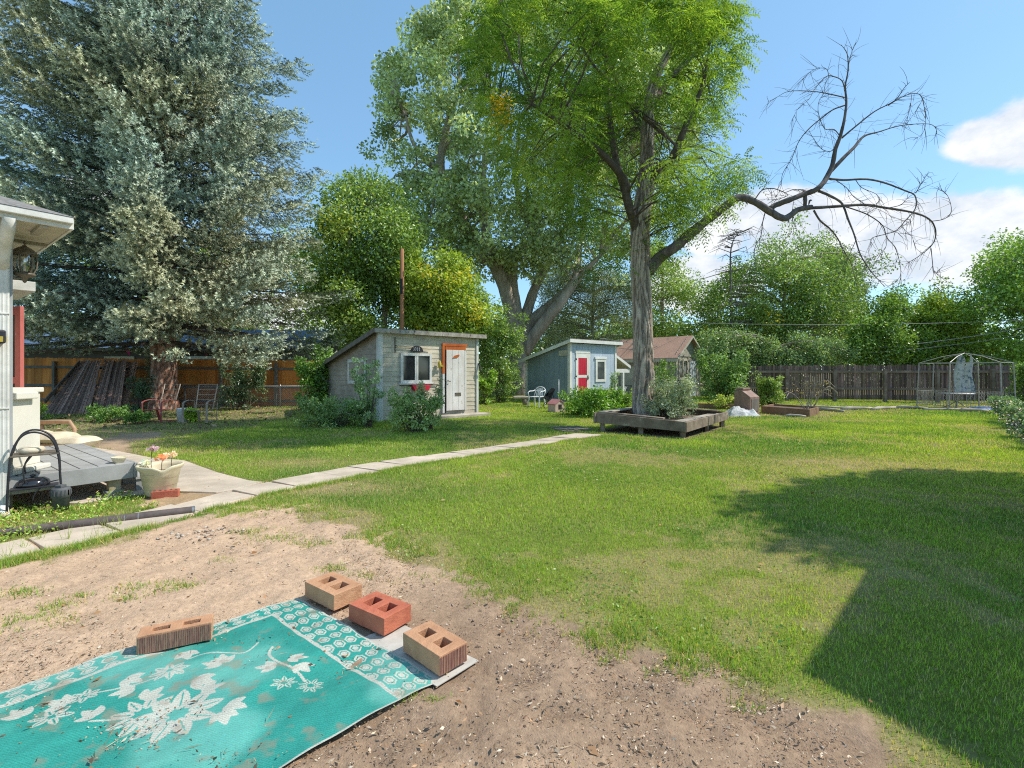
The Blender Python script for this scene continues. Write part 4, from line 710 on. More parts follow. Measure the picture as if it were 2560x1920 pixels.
# ---- 1 grey shed. local: x along front, y to the back
s1 = thing('garden_shed','weathered grey clapboard shed with slanted roof and flaking white plank door','shed',shed1['o'],shed1['rz']); Wd,Dp = 3.32,3.83; zf = 2.44; zb = 1.56
core = MB(); core.prism([(.02,.02,0),(.02,.02,zf-.03),(.02,Dp,zb-.03),(.02,Dp,0)],(Wd-.04,0,0)); part(core,'wall','siding_grey',s1)
fb = MB(); lap(fb,(0,0,0),(1,0,0),(0,-1,0),.02,zf-.02,lambda z:(0.0,Wd)); part(fb,'front_siding','siding_grey',s1)
sl = MB(); lap(sl,(0,0,0),(0,1,0),(-1,0,0),.02,zf-.02,lambda z:(0.0,min(Dp,(zf-z)/(zf-zb)*Dp)),h=.15); part(sl,'side_siding','siding_side',s1)
c = MB(); c.box(-.035,.09,-.045,-.022,0,zf,); c.box(-.045,-.022,-.04,.07,0,zf); part(c,'corner_board','peel_white',s1)
c = MB(); c.box(Wd-.06,Wd+.02,-.045,-.022,0,zf); part(c,'corner_board','peel_white',s1)
c = MB(); c.box(-.045,-.022,Dp-.08,Dp+.02,0,zb+.03); part(c,'corner_board','greywood',s1)
sp_ = (zf-zb)/Dp
def rz_(y): return zf+.0-sp_*y
r = MB(); y0,y1 = -.14,Dp+.45; r.prism([(-.22,y0,rz_(y0)),(-.22,y0,rz_(y0)+.035),(-.22,y1,rz_(y1)+.035),(-.22,y1,rz_(y1))],(Wd+.5,0,0)); ro = part(r,'roof','roofing',s1)
r = MB(); r.prism([(-.2,y0-.02,rz_(y0)-.09),(Wd+.26,y0-.02,rz_(y0)-.09),(Wd+.26,y0-.02,rz_(y0)+.02),(-.2,y0-.02,rz_(y0)+.02)],(0,.03,0)); part(r,'fascia','fascia_old',s1)
r = MB(); r.prism([(-.23,y0,rz_(y0)-.1),(-.23,y0,rz_(y0)+.03),(-.23,y1,rz_(y1)+.03),(-.23,y1,rz_(y1)-.1)],(.025,0,0)); part(r,'rake_board','greywood',s1)
r = MB(); r.prism([(-.2,y0+.02,rz_(y0)-.02),(-.2,y1-.02,rz_(y1)-.02),(-.2,y1-.02,rz_(y1)-.004),(-.2,y0+.02,rz_(y0)-.004)],(Wd+.44,0,0)); part(r,'soffit','greywood',s1)
ff = lambda x,z,o: Vector((x,-.02-o,z)); fs = lambda y,z,o: Vector((-.02-o,y,z))
window(s1,.62,1.62,1.02,1.86,ff,.075)
# side window (blind board behind white frame)
window(s1,.75,1.98,.98,1.70,fs,.09,'trimw','siding_side',True,False,.035)
# door
d = MB(); dx0,dx1 = 2.12,2.78
for i in range(3): d.box(dx0+i*.22,dx0+i*.22+.214,-.075,-.045,.17,1.99)
do = part(d,'door','door_white',s1,bev=.004)
h_ = MB(); h_.box(dx0+.3,dx0+.52,-.083,-.076,.6,.7); h_.box(dx0+.31,dx0+.51,-.089,-.084,.67,.69); part(h_,'mail_slot','bronze',do)
h_ = MB(); h_.tube([(dx0+.04,-.08,1.08),(dx0+.05,-.12,1.05),(dx0+.12,-.12,1.05)],.012,6); part(h_,'handle','iron',do)
h_ = MB(); h_.prism([(dx0+.2,-.08,1.74),(dx0+.28,-.08,1.82),(dx0+.44,-.08,1.86),(dx0+.46,-.08,1.82),(dx0+.38,-.08,1.76)],(0,-.012,0)); part(h_,'rusty_plate','orange',do)
t = MB(); t.box(dx0-.14,dx0-.05,-.07,-.022,1.28,2.18); t.box(dx0-.14,dx1+.1,-.075,-.03,2.1,2.18) ; t.box(dx0-.03,dx1+.05,-.068,-.03,1.99,2.1); part(t,'door_trim','orange',s1,bev=.003)
t = MB(); t.box(dx1+.012,dx1+.08,-.065,-.022,.15,1.99); t.box(dx0-.13,dx0-.06,-.066,-.022,.1,1.279); part(t,'door_jamb','peel_white',s1,bev=.003)
t = MB(); t.box(dx0-.05,dx0-.004,-.04,-.022,.1,1.98); part(t,'door_gap','iron',s1)
t = MB(); t.box(.5,3.3,-.1,-.02,-.04,.03); t.box(1.7,3.2,-.24,-.1,-.03,.06); part(t,'bottom_beam','greywood',s1)
t = MB(); t.tube([(Wd+.0,-.04,1.6),(Wd+.04,-.1,1.5),(Wd+.02,-.12,1.38),(Wd+.1,-.13,1.3)],.02,6); part(t,'hook','iron',s1)
# things hung on the shed
def at1(x,y,z): 
    m = Matrix.Translation(shed1['o'])@Matrix.Rotation(shed1['rz'],4,'Z'); return m@Vector((x,y,z))
t = thing('garden_rake','old wooden rake hung sideways above the shed window','rake',at1(.44,-.06,2.06),shed1['rz'])
m_ = MB(); m_.bar((.02,0,0),(1.14,0,-.075),.022,.022); part(m_,'handle','postwood',t); m_ = MB(); m_.bar((0,0,.22),(0,0,-.2),.02,.02); [m_.bar((0,0,.2-.05*i),(.045,-.02,.2-.05*i),.006,.006) for i in range(9)]; part(m_,'rake_head','iron',t)
t = thing('wall_plaque','dark carved arch plaque sitting over the shed window','plaque',at1(1.12,-.06,1.9),shed1['rz'])
m_ = MB(); m_.prism([(-.2,0,0),(.2,0,0),(.2,0,.045)]+[(.19*math.cos(a),0,.045+.13*math.sin(a)) for a in np.linspace(.1,PI-.1,9)]+[(-.2,0,.045)],(0,-.02,0)); part(m_,'board','iron',t)
m_ = MB(); [m_.tube([(x+.02*math.cos(a)-.02,-.026,.075+.05*math.sin(a)) for a in np.linspace(-1.2,1.2,6)],.008,5) for x in (-.1,-.04,.02,.08)]; part(m_,'carving','whiteplastic',t)
t = thing('flower_box','little red box under the grey shed window','flower box',at1(1.22,-.03,.86),shed1['rz'])
m_ = MB(); m_.prism([(-.3,-.02,.09),(.3,-.02,.09),(.22,-.02,-.06),(-.22,-.02,-.06)],(0,-.13,0)); part(m_,'box','red',t,bev=.006); m_ = MB(); m_.bar((-.36,-.02,.06),(-.36,-.14,-.1),.02,.02); m_.bar((-.6,-.015,.1),(.6,-.015,.1),.015,.03); part(m_,'bracket','greywood',t)
t = thing('bird_feeder','yellow bird shaped feeder hanging beside the shed door','bird feeder',at1(1.86,-.1,1.55),shed1['rz'])
m_ = MB(); m_.lathe([(.0,-.11),(.035,-.1),(.055,-.04),(.05,.04),(.025,.1),(.0,.14)],12); part(m_,'body','yellow',t); m_ = MB(); m_.prism([(.03,-.015,-.05),(.13,-.015,-.09),(.12,-.015,-.0)],(0,.03,0)); part(m_,'beak','gold',t); m_ = MB(); m_.tube([(0,0,.13),(0,.06,.2)],.004,4); part(m_,'hanger','iron',t)
t = thing('step_plank','long weathered plank lying before the grey shed door','plank',at1(1.9,-.55,0),shed1['rz']); m_ = MB(); m_.box(-.55,1.35,-.22,.2,.0,.09); o = part(m_,'plank_board','plank',t,bev=.012)
# ---- 2 blue shed
s2 = thing('blue_shed','blue-grey garden shed with white trim and red panelled door','shed',shed2['o'],shed2['rz']); W2,D2 = 3.2,2.8; zf,zb = 2.6,1.88
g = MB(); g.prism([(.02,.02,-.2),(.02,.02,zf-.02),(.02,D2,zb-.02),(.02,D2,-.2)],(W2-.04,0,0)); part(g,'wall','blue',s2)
g = MB(); n = 16; [g.box(i*W2/n+.004,(i+1)*W2/n-.004,-.014,.015,.0,zf-.04) for i in range(n)]; part(g,'front_siding','bluelit',s2)
g = MB(); n = 9
for i in range(n):
    a,b = i*D2/n+.004,(i+1)*D2/n-.004; za,zb_ = zf-.03-(zf-zb)*a/D2, zf-.03-(zf-zb)*b/D2; g.prism([(.019,a,-.02),(.019,b,-.02),(.019,b,zb_),(.019,a,za)],(-.03,0,0))
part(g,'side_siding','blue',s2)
g = MB(); g.box(-.02,.018,0,D2,-.25,-.021); part(g,'skirting','redbase',s2)
for b in ((-.04,.1,-.04,-.015),(W2-.1,W2+.03,-.04,-.015),(-.04,-.012,-.014,.1),(-.04,-.012,D2-.12,D2+.02)):
    g = MB(); g.box(b[0],b[1],b[2],b[3],-.1,(zf if b[2]<1 else zb+.02)-.04); part(g,'corner_board','trimw',s2)
sl2 = (zf-zb)/D2; rz2 = lambda y: zf-sl2*y; y0,y1 = -.2,D2+.35; x0,x1 = -.2,W2+.25
g = MB(); g.prism([(x0,y0,rz2(y0)+.06),(x0,y0,rz2(y0)+.1),(x0,y1,rz2(y1)+.1),(x0,y1,rz2(y1)+.06)],(x1-x0,0,0)); part(g,'roof','shingroof',s2)
g = MB(); g.prism([(x0,y0-.025,rz2(y0)-.07),(x1,y0-.025,rz2(y0)-.07),(x1,y0-.025,rz2(y0)+.07),(x0,y0-.025,rz2(y0)+.07)],(0,.025,0)); part(g,'fascia','trimw',s2,bev=.004)
g = MB(); g.prism([(x0-.025,y0-.025,rz2(y0)-.07),(x0-.025,y0-.025,rz2(y0)+.075),(x0-.025,y1,rz2(y1)+.075),(x0-.025,y1,rz2(y1)-.07)],(.025,0,0)); g.prism([(x1,y0-.025,rz2(y0)-.07),(x1,y0-.025,rz2(y0)+.075),(x1,y1,rz2(y1)+.075),(x1,y1,rz2(y1)-.07)],(.025,0,0)); part(g,'rake_board','trimw',s2)
g = MB(); g.box(.32,1.3,-.05,-.016,2.14,2.28); part(g,'door_head','trimw',s2,bev=.004)
g = MB(); dz0,dz1 = .1,2.13; xa,xb = .34,1.2
g.box(xa,xa+.16,-.045,-.016,dz0,dz1); g.box(xb-.12,xb,-.045,-.016,dz0,dz1); g.box(xb+.01,xb+.1,-.04,-.016,dz0,dz1); g.box(xa+.16,xb-.12,-.043,-.016,dz1-.2,dz1); g.box(xa+.16,xb-.12,-.043,-.016,1.06,1.18); g.box(xa+.16,xb-.12,-.043,-.016,dz0,dz0+.12)
do = part(g,'door','trimw',s2,bev=.004)
for z0_,z1_ in ((.22,1.06),(1.18,1.93)):
    g = MB(); n = 4; ww = (xb-.12-xa-.16)/n; [g.box(xa+.16+i*ww+.003,xa+.16+(i+1)*ww-.003,-.034,-.016,z0_,z1_) for i in range(n)]; part(g,'door_panel','red',do)
g = MB(); g.box(xb-.09,xb-.04,-.06,-.046,.98,1.16); g.tube([(xb-.065,-.06,1.05),(xb-.065,-.1,1.05)],.022,8); part(g,'handle','iron',do)
for zz in (.4,1.1,1.85): g = MB(); g.box(xa-.02,xa+.06,-.056,-.046,zz,zz+.06); part(g,'hinge','iron',do)
f2 = lambda x,z,o: Vector((x,-.016-o,z)); window(s2,1.68,2.42,.86,1.9,f2,.12,'trimw','glass2',False,False,.04,True)
g = MB(); g.box(-.05,-.016,.12,.62,2.02,2.26); [g.box(-.056,-.051,.15+.09*i,.2+.09*i,2.05,2.23) for i in range(5)]; part(g,'vent','cream',s2)
# lean-to porch on the right side
pz = 1.35
g = MB(); g.prism([(W2+.03,.05,2.06),(W2+.03,.05,2.16),(W2+.6,.05,1.9),(W2+1.15,.05,1.62),(W2+1.15,.05,1.48),(W2+.6,.05,1.78)],(0,1.5,0)); part(g,'porch_roof','cream',s2)
g = MB(); g.prism([(W2+.03,0.0,2.02),(W2+.03,0.0,2.14),(W2+.6,0,1.9),(W2+1.2,0,1.62),(W2+1.2,0,1.48),(W2+.6,0,1.76)],(0,.045,0)); part(g,'porch_rake','trimw',s2)
g = MB(); g.box(W2+.03,W2+1.17,.05,.12,1.28,1.46); part(g,'porch_beam','trimw',s2); 
g = MB(); g.box(W2+.62,W2+.74,.04,.14,-.05,1.28); part(g,'porch_post','trimw',s2,bev=.005)
g = MB()
for i in range(9):
    x = W2+.04+i*.12; g.bar((x,.2,.25),(x+.3 if i<8 else x+.05,.2,.6),.02,.012); g.bar((x+.3 if i<8 else x+.05,.215,.25),(x,.215,.6),.02,.012)
part(g,'lattice','whiteplastic',s2)
# ---- 3 cottage with brown roof
s3 = thing('tan_cottage','small tan cottage with brown shingle gable roof and pale blue door','shed',shed3['o'],shed3['rz']); W3,D3 = 2.65,3.9; ze,zp = 2.12,3.12
g = MB(); g.prism([(0,0,-.1),(W3,0,-.1),(W3,0,ze),(W3/2,0,zp-.06),(0,0,ze)],(0,D3,0)); part(g,'wall','tan',s3)
g = MB()
for k_ in range(9):
    z_ = ze-.02+k_*.115; hw_ = (W3/2)*(1-max(0,(z_-ze))/(zp-ze)); n = max(int(hw_*2/.17),1)
    for i in range(n): a = W3/2-hw_+i*2*hw_/n; g.box(a+.006,a+2*hw_/n-.006,-.03+.002*(i%2),-.002,z_,min(z_+.125,zp))
part(g,'gable_shingles','shingle',s3)
ex = .22; k3 = (zp-ze)/(W3/2); P = [(-ex,-.25,ze-k3*ex),(W3/2,-.25,zp),(W3/2,-.25,zp+.06),(-ex,-.25,ze-k3*ex+.06)]; g = MB(); g.prism(P,(0,D3+.5,0)); g.prism([(W3-a[0],a[1],a[2]) for a in P][::-1],(0,D3+.5,0)); part(g,'roof','brownroof',s3)
P = [(-ex,-.28,ze-k3*ex-.06),(W3/2,-.28,zp-.06),(W3/2,-.28,zp+.05),(-ex,-.28,ze-k3*ex+.05)]; g = MB(); g.prism(P,(0,.028,0)); g.prism([(W3-a[0],a[1]+.001,a[2]) for a in P][::-1],(0,.028,0)); part(g,'rake_board','cream',s3)
g = MB(); y = -.24; ii = 0
while y < D3+.2:
    g.prism([(-ex-.02,y,ze-k3*ex+.02),(-ex-.02,y+.118,ze-k3*ex+.02),(-ex-.02,y+.118,ze-k3*ex-.1),(-ex-.02,y+.09,ze-k3*ex-.15),(-ex-.02,y+.06,ze-k3*ex-.165),(-ex-.02,y+.03,ze-k3*ex-.15),(-ex-.02,y,ze-k3*ex-.1)],(.018,0,0)); y += .12
part(g,'scalloped_trim','cream',s3)
f3 = lambda x,z,o: Vector((x,-.004-o,z)); window(s3,.28,1.2,.95,1.95,f3,.08,'cream','glass',True,True,.04)
g = MB(); g.box(1.42,2.1,-.05,-.005,.05,1.86); dd = part(g,'door','paleblue',s3); g = MB(); g.tube([(1.5,-.06,1.0),(1.5,-.1,1.0)],.025,8); part(g,'handle','iron',dd)
g = MB(); g.box(.05,.2,-.03,-.004,0,2.08); g.box(1.26,1.38,-.03,-.004,0,2.08); g.box(2.2,2.6,-.02,-.004,0,2.05); part(g,'door_trim','cream',s3)
fl = lambda y,z,o: Vector((-.004-o,y,z)); window(s3,1.0,1.9,.85,1.85,fl,.1,'cream','glass',True,True,.04)
g = MB(); g.box(-.03,-.004,0,.9,.0,2.0); part(g,'side_panel','tan',s3); part(MB().box(-.04,-.004,.35,.9,1.45,2.0),'side_trim','cream',s3); part(MB().box(-.04,-.004,2.1,3.2,.6,1.6),'side_trim','cream',s3)
# ---- house at the left edge
hu, hv, hn = Vector((.6,.8,0)), Vector((-.8,.6,0)), Vector((.8,-.6,0)); HC = Vector((-4.73,4.58,0)); hz = math.atan2(.8,.6)
hs = thing('house','white trimmed house corner with soffit and downspout at the left edge','house',HC,hz)           # local x = hu, local y = hv
g = MB(); g.box(-5,-.02,.02,6,-.05,2.68); part(g,'wall','white',hs)
g = MB(); g.box(-.03,.0,-.012,.018,.28,2.68); g.box(-.018,.0,.02,.1,.28,2.68); part(g,'corner_board','housegrey',hs)
g = MB(); g.box(-.4,-.031,-.006,.018,.28,2.68); n=2; part(g,'siding','white',hs)
g = MB(); g.box(-5,.0,-.004,.018,-.05,.275); part(g,'foundation','greywood',hs)
zE = 2.69; o1,o2 = .35,.46
g = MB(); g.box(-6,o1,-o2,-o2+.02,zE,zE+.1); g.box(o1-.02,o1,-o2+.02,6.4,zE,zE+.1); part(g,'fascia','white',hs,bev=.003)
g = MB(); g.box(-6,o1-.01,-o2-.045,-o2-.001,zE+.045,zE+.105); part(g,'gutter','white',hs,bev=.006)
g = MB(); g.box(-6,o1-.021,-o2+.021,0.018,zE+.012,zE+.02); g.box(.001,o1-.021,.018,6.3,zE+.012,zE+.02); part(g,'soffit','cream',hs)
for x in (-.5,-.15,.12): part(MB().box(x,x+.06,-o2+.03,.0,zE-.02,zE+.011),'rafter_tail','tan',hs)
for y in (.5,1.1,1.7,2.4): part(MB().box(0.01,o1-.03,y,y+.06,zE-.02,zE+.011),'rafter_tail','tan',hs)
R_ = (o1-3.2,-o2+3.2,zE+.1+1.3); g = MB(); g.add([(-6,-o2-.06,zE+.105),(o1+.01,-o2-.05,zE+.105),R_,(-6,-o2+3.2,zE+1.4),(o1+.01,6.4,zE+.105),(o1-3.2,6.4,zE+1.4)],[(0,1,2,3),(1,4,5,2)]); part(g,'roof','shingroof',hs)
# corrugated downspout
g = MB(); n = 12
def spout(cx,cy,z0,z1,r=.042):
    ring = []
    for i in range(n*3):
        a = 2*PI*i/(n*3); rr = r*(1+.07*math.cos(a*n)); sx_ = max(-1,min(1,1.35*math.cos(a))); sy_ = max(-1,min(1,1.35*math.sin(a))); ring.append((cx+sx_*rr,cy+sy_*rr))
    vs = [(x,y,z) for z in (z0,z1) for x,y in ring]; m = len(ring); g.add(vs,[(i,(i+1)%m,m+(i+1)%m,m+i) for i in range(m)]+[tuple(range(m-1,-1,-1)),tuple(range(m,2*m))])
spout(-.075,-.05,.1,2.3); 
for z_ in (1.88,1.0): g.box(-.125,-.03,-.1,-.006,z_,z_+.012)
pts = [(-.075,-.05,2.3),(-.075,-.09,2.42),(-.075,-.2,2.52),(-.075,-.36,2.62),(-.075,-.45,2.72)]; g.tube(pts,.05,10)
g.tube([(-.075,-.05,.12),(-.075,-.08,.05),(-.075,-.16,.02)],.045,10); part(g,'downspout','white',hs)
# door ajar round the corner with its little hood
def hl(p): return (Matrix.Translation(HC)@Matrix.Rotation(hz,4,'Z')).inverted()@Vector(p)
a = hl((-5.9,5.8,0)); dr = (hl((-6.7,6.05,0))-a).normalized(); nn_ = Vector((dr.y,-dr.x,0))
g = MB(); z1_ = 2.13
for q0,q1,zz0,zz1 in ((0,.1,.4,z1_),(.72,.82,.4,z1_),(.1,.72,z1_-.1,z1_),(.1,.72,.4,.52),(.1,.72,1.2,1.28)): 
    p0,p1 = a+dr*q0,a+dr*q1; g.prism([(p0.x,p0.y,zz0),(p1.x,p1.y,zz0),(p1.x,p1.y,zz1),(p0.x,p0.y,zz1)],nn_*.04)
do = part(g,'door','pinkred',hs,bev=.003); g = MB(); p0,p1 = a+dr*.09+nn_*.015,a+dr*.73+nn_*.015; g.prism([(p0.x,p0.y,.5),(p1.x,p1.y,.5),(p1.x,p1.y,z1_-.08),(p0.x,p0.y,z1_-.08)],nn_*.01); part(g,'screen','screen',do)
b = hl(W(77,725,6.3)); g = MB(); g.box(b.x-.5,b.x,b.y-.3,b.y+.9,b.z-.05,b.z+.07); part(g,'door_hood','white',hs,bev=.006)
# lantern
lp = HC+hv*.35+hu*.13; lt = thing('wall_lantern','bronze glass coach lantern on the house corner under the eave','lantern',(lp.x,lp.y,2.44),hz); N8 = 6
def ring(r,z): return [(r*math.cos(2*PI*i/N8),r*math.sin(2*PI*i/N8),z) for i in range(N8)]
g = MB(); g.lathe([(.0,.235),(.008,.225),(.014,.205),(.006,.19),(.018,.18),(.022,.17),(.035,.165),(.07,.14),(.1,.105),(.108,.09),(.0,.095)],12); part(g,'roof_cap','bronze',lt)
g = MB(); prof_ = [(.085,.088),(.094,.03),(.088,-.04),(.062,-.1)]
for i in range(N8):
    an = 2*PI*i/N8; g.tube([(r*math.cos(an),r*math.sin(an),z) for r,z in prof_],.008,5)
g.lathe([(.09,.09),(.09,.08),(.07,.08)],12); g.lathe([(.062,-.095),(.085,-.105),(.08,-.125),(.03,-.145),(.012,-.19),(.0,-.2)],12); part(g,'cage','bronze',lt)
g = MB(); g.lathe([(.08,.085),(.088,.03),(.082,-.04),(.058,-.098)],6); part(g,'glass','clear',lt); g = MB(); g.lathe([(.012,-.1),(.012,-.03),(.0,-.0)],8); part(g,'candle','cream',lt)
g = MB(); g.tube([(0,0,-.13),(-.06,0,-.16),(-.12,0,-.13),(-.125,0,-.1)],.013,6); g.lathe([(.0,-.2),(.03,-.18),(.045,-.1),(.03,-.03),(.0,-.02)],12,(-.12,0,.0)); part(g,'bracket','bronze',lt)
# mailbox
mbx = thing('mailbox','dark metal mailbox with dull gold front at the house corner','mailbox',(HC-hu*.2+hn*.16)+Vector((0,0,1.6)),hz)
g = MB(); g.box(-.22,.13,-.07,.12,0,.125); part(g,'box','blackmetal',mbx,bev=.015); g = MB(); g.box(-.2,.11,-.076,-.071,.015,.065); g.box(.131,.135,-.05,.1,.015,.065); part(g,'front_plate','gold',mbx)
# ---- unseen building added on the right; its eave casts the hard lawn shade
gr = thing('added_garage','pale building added outside the right border to shade the near lawn','added_garage',(4.36,2.42,0),PI/4)
g = MB(); g.box(0,4.6,-5,0,-.05,2.9); part(g,'wall','white',gr); g = MB(); g.prism([(-.35,.35,2.9),(4.95,.35,2.9),(4.95,.35,3.0),(-.35,.35,3.0)],(0,-5.7,0)); part(g,'fascia','white',gr)
g = MB(); g.prism([(-.4,.4,3.0),(-.4,-2.5,4.0),(-.4,-5.4,3.0)],(5.4,0,0)); part(g,'roof','shingroof',gr)
# ---- neighbour's house behind the cedar fence
nh = thing('neighbour_house','low dark red house with slate blue roof beyond the cedar fence','house',(-14.5,25,0),.12)
g = MB(); g.box(-12,3,0,6,0,2.55); part(g,'wall','screen',nh); g = MB(); g.prism([(-12.6,-.7,2.5),(-12.6,3,3.75),(-12.6,6.7,2.5),(-12.6,3,3.6)],(16.8,0,0)); part(g,'roof','blueroof',nh)
g = MB(); g.box(-12.4,4.0,-.72,-.6,2.35,2.5); part(g,'fascia','screen',nh)
for x in (-1.0,.5,2): g = MB(); g.box(x,x+.12,-.6,-.48,0,2.35); part(g,'porch_post','darkred',nh)
g = MB(); g.box(-2,4,-.62,-.5,1.95,2.1); g.box(-2,4,-.62,-.5,1.6,1.65); part(g,'porch_rail','cream',nh)
window(nh,-6,-4.6,1.1,2.1,lambda x,z,o: Vector((x,-o,z)),.09,'cream','glass')
# ================================================================ fences
def vcol(o, fn):
    me = o.data; a = me.color_attributes.new('Col','FLOAT_COLOR','POINT'); n = len(me.vertices); c = np.ones((n,4),np.float32); c[:,:3] = fn(n); a.data.foreach_set('color',c.ravel())
def pickets(p, q, n, z0, z1, gap, w_th=.018, dog=True, seed=0, zj=.015, slope=0.0, off=(0,0,0), shade=(.7,1.15)):
    p, q = Vector(p), Vector(q); L_ = (q-p).length; u = (q-p)/L_; w = L_/n; nr = Vector((u.y,-u.x,0)); mb = MB(); ri = random.Random(seed); cols = []
    for i in range(n):
        a = p+u*(i*w+gap/2); b = p+u*((i+1)*w-gap/2); ta = z1+slope*i/n+ri.uniform(-zj,zj); e = w*.24
        j = nr*ri.uniform(-.003,.003)
        ring = [a+Vector((0,0,z0)), b+Vector((0,0,z0)), b+Vector((0,0,ta-e)), b-u*e*.8+Vector((0,0,ta)), a+u*e*.8+Vector((0,0,ta)), a+Vector((0,0,ta-e))] if dog else [a+Vector((0,0,z0)),b+Vector((0,0,z0)),b+Vector((0,0,ta)),a+Vector((0,0,ta))]
        n0 = len(mb.v); mb.prism([r_+j for r_ in ring], nr*w_th); k = ri.uniform(*shade); tn = ri.uniform(-.06,.06); cols += [(k*(1+tn),k,k*(1-tn))]*(len(mb.v)-n0)
    return mb, np.array(cols), u, nr
# cedar
cf = thing('cedar_fence','orange cedar dog-ear picket fence behind the spruce','fence',(-12,18.3,0)); A,B = Vector((-22,18.1,0)), Vector((-5.6,18.6,0))
mb,cl_,u,nr = pickets(A,B,118,.02,1.9,.005,slope=-.16,seed=2); o = mb.build('pickets',M['cedar'],cf); vcol(o,lambda n: cl_[:n] if len(cl_)==n else 1)
for z_ in (1.55,.86,.32):
    g = MB(); g.bar(A+nr*.04+Vector((0,0,z_)),B+nr*.04+Vector((0,0,z_-.14)),.04,.09); part(g,'rail','greywood',cf)
for i in range(8):
    p = A.lerp(B,(i+.35)/8)+nr*.1; g = MB(); g.box(p.x-.05,p.x+.05,p.y-.05,p.y+.05,0,1.75-.1*i/8); part(g,'post','greywood',cf)
rebase(cf)
# leaning old fence panels
def lean_panel(label, bl, br, tr_, tl, n, seed):
    root = thing('old_picket_fence',label,'fence',tuple(bl),0,'old fence panels leaning on the cedar fence'); mb = MB(); ri = random.Random(seed); cols = []
    bl,br,tr_,tl = map(Vector,(bl,br,tr_,tl)); N_ = (br-bl).cross(tl-bl).normalized()
    if N_.y > 0: N_ = -N_
    for i in range(n):
        a0,a1 = (i+.06)/n,(i+.9)/n; j = ri.uniform(-.03,.03); f = N_*ri.uniform(0,.02)
        P = [bl.lerp(br,a0)+f,bl.lerp(br,a1)+f,tl.lerp(tr_,a1)+f+Vector((0,0,j)),tl.lerp(tr_,a0)+f+Vector((0,0,j))]; n0 = len(mb.v); mb.prism(P,N_*.02); k = ri.uniform(.5,1.5); cols += [(k*1.05,k*.95,k)]*(len(mb.v)-n0)
    o = mb.build('pickets',M['panel'],root); c_ = np.array(cols); vcol(o,lambda n_: c_)
    for s in (.12,.5,.86): g = MB(); g.bar(bl.lerp(tl,s)-N_*.03,br.lerp(tr_,s)-N_*.03,.09,.04,up=N_); part(g,'rail','darkfence',root)
    rebase(root)
pz = lambda px,py,d,: W(px,py,d)
def zfix(v,z): return Vector((v.x,v.y,z))
lean_panel('widest dark panel with slanted left edge leaning against the cedar fence',zfix(pz(106,1044,15.0),.0),zfix(pz(225,1050,15.2),.0),pz(255,903,17.7),pz(203,903,17.7),16,1)
lean_panel('middle dark panel overlapping the slanted one by the cedar fence',zfix(pz(222,1050,15.3),0),zfix(pz(300,1046,15.5),0),pz(318,905,17.75),pz(262,903,17.75),14,2)
lean_panel('narrow right hand dark panel nearest the spruce trunk',zfix(pz(292,1046,15.8),0),zfix(pz(315,1044,16.0),0),pz(345,906,17.8),pz(318,906,17.8),6,3)
lb = thing('loose_board','grey board sloping against the left edge of the leaning panels','board',tuple(W(120,1000,15.6)),0); g = MB(); g.bar(W(112,1004,15.3),W(200,905,17.6),.03,.14); part(g,'board','greywood',lb); rebase(lb)
# chain link
ch = thing('chain_link_fence','low galvanised chain link fence running behind the spruce trunk','fence',(-9,17.75,0)); a_, b_ = Vector((-15.6,17.7,0)), Vector((-6.6,17.75,0)); hC = .8
g = MB(); g.tube([a_+Vector((0,0,hC)),b_+Vector((0,0,hC))],.02,8); part(g,'top_rail','metal',ch)
for i in range(6): p = a_.lerp(b_,(i+.1)/5.2); g = MB(); g.tube([p,p+Vector((0,0,hC+.06))],.024,8); part(g,'post','metal',ch)
g = MB(); x = a_.x; st = .075; L_ = b_.x-a_.x
for i in range(int((L_+hC)/st)):
    for sg in (1,-1):
        x0 = i*st - (hC if sg>0 else 0); x1 = x0+hC if sg>0 else i*st-hC; xa,xb = (x0,x1)
        P0 = [xa,0.02]; P1 = [xb,hC]
        lo_,hi_ = 0,1
        if sg>0:
            t0 = max(0,(0-xa)/(xb-xa)); t1 = min(1,(L_-xa)/(xb-xa))
        else:
            if xa > L_ : t0 = (xa-L_)/(xa-xb)
            else: t0 = 0
            t1 = min(1,(xa)/(xa-xb))
        if t1-t0 < .05: continue
        q0 = a_+Vector((xa+(xb-xa)*t0,0,.02+(hC-.02)*t0)); q1 = a_+Vector((xa+(xb-xa)*t1,0,.02+(hC-.02)*t1)); g.tube([q0,q1],.0042,3,False)
part(g,'wire_mesh','metal',ch,recalc=False); rebase(ch)
# dark back fence
bf = thing('dark_picket_fence','long dark brown picket fence closing the back of the yard','fence',(16,20.6,0)); A,B = Vector((9.6,23.0,0)),Vector((21.2,20.0,0))
mb,cl2,u,nr = pickets(A,B,132,.1,1.62,.018,dog=True,seed=5,zj=.03,shade=(.5,1.6)); o = mb.build('pickets',M['darkfence'],bf); vcol(o,lambda n: cl2)
for z_ in (1.33,.58): g = MB(); g.bar(A+nr*.05+Vector((0,0,z_)),B+nr*.05+Vector((0,0,z_)),.05,.1); part(g,'rail','oldwood',bf)
for i in range(6): p = A.lerp(B,(i+.6)/6.2)+nr*.11; g = MB(); g.box(p.x-.06,p.x+.06,p.y-.06,p.y+.06,0,1.45); part(g,'post','oldwood',bf)
rebase(bf)
sf = thing('side_fence','dark fence running toward the camera along the right border','fence',(21.4,20,0)); mb,cl3,u,nr = pickets((21.4,20.1,0),(22.6,10.5,0),90,.05,1.6,.012,seed=6,shade=(.5,1.3)); o = mb.build('pickets',M['darkfence'],sf); vcol(o,lambda n: cl3)
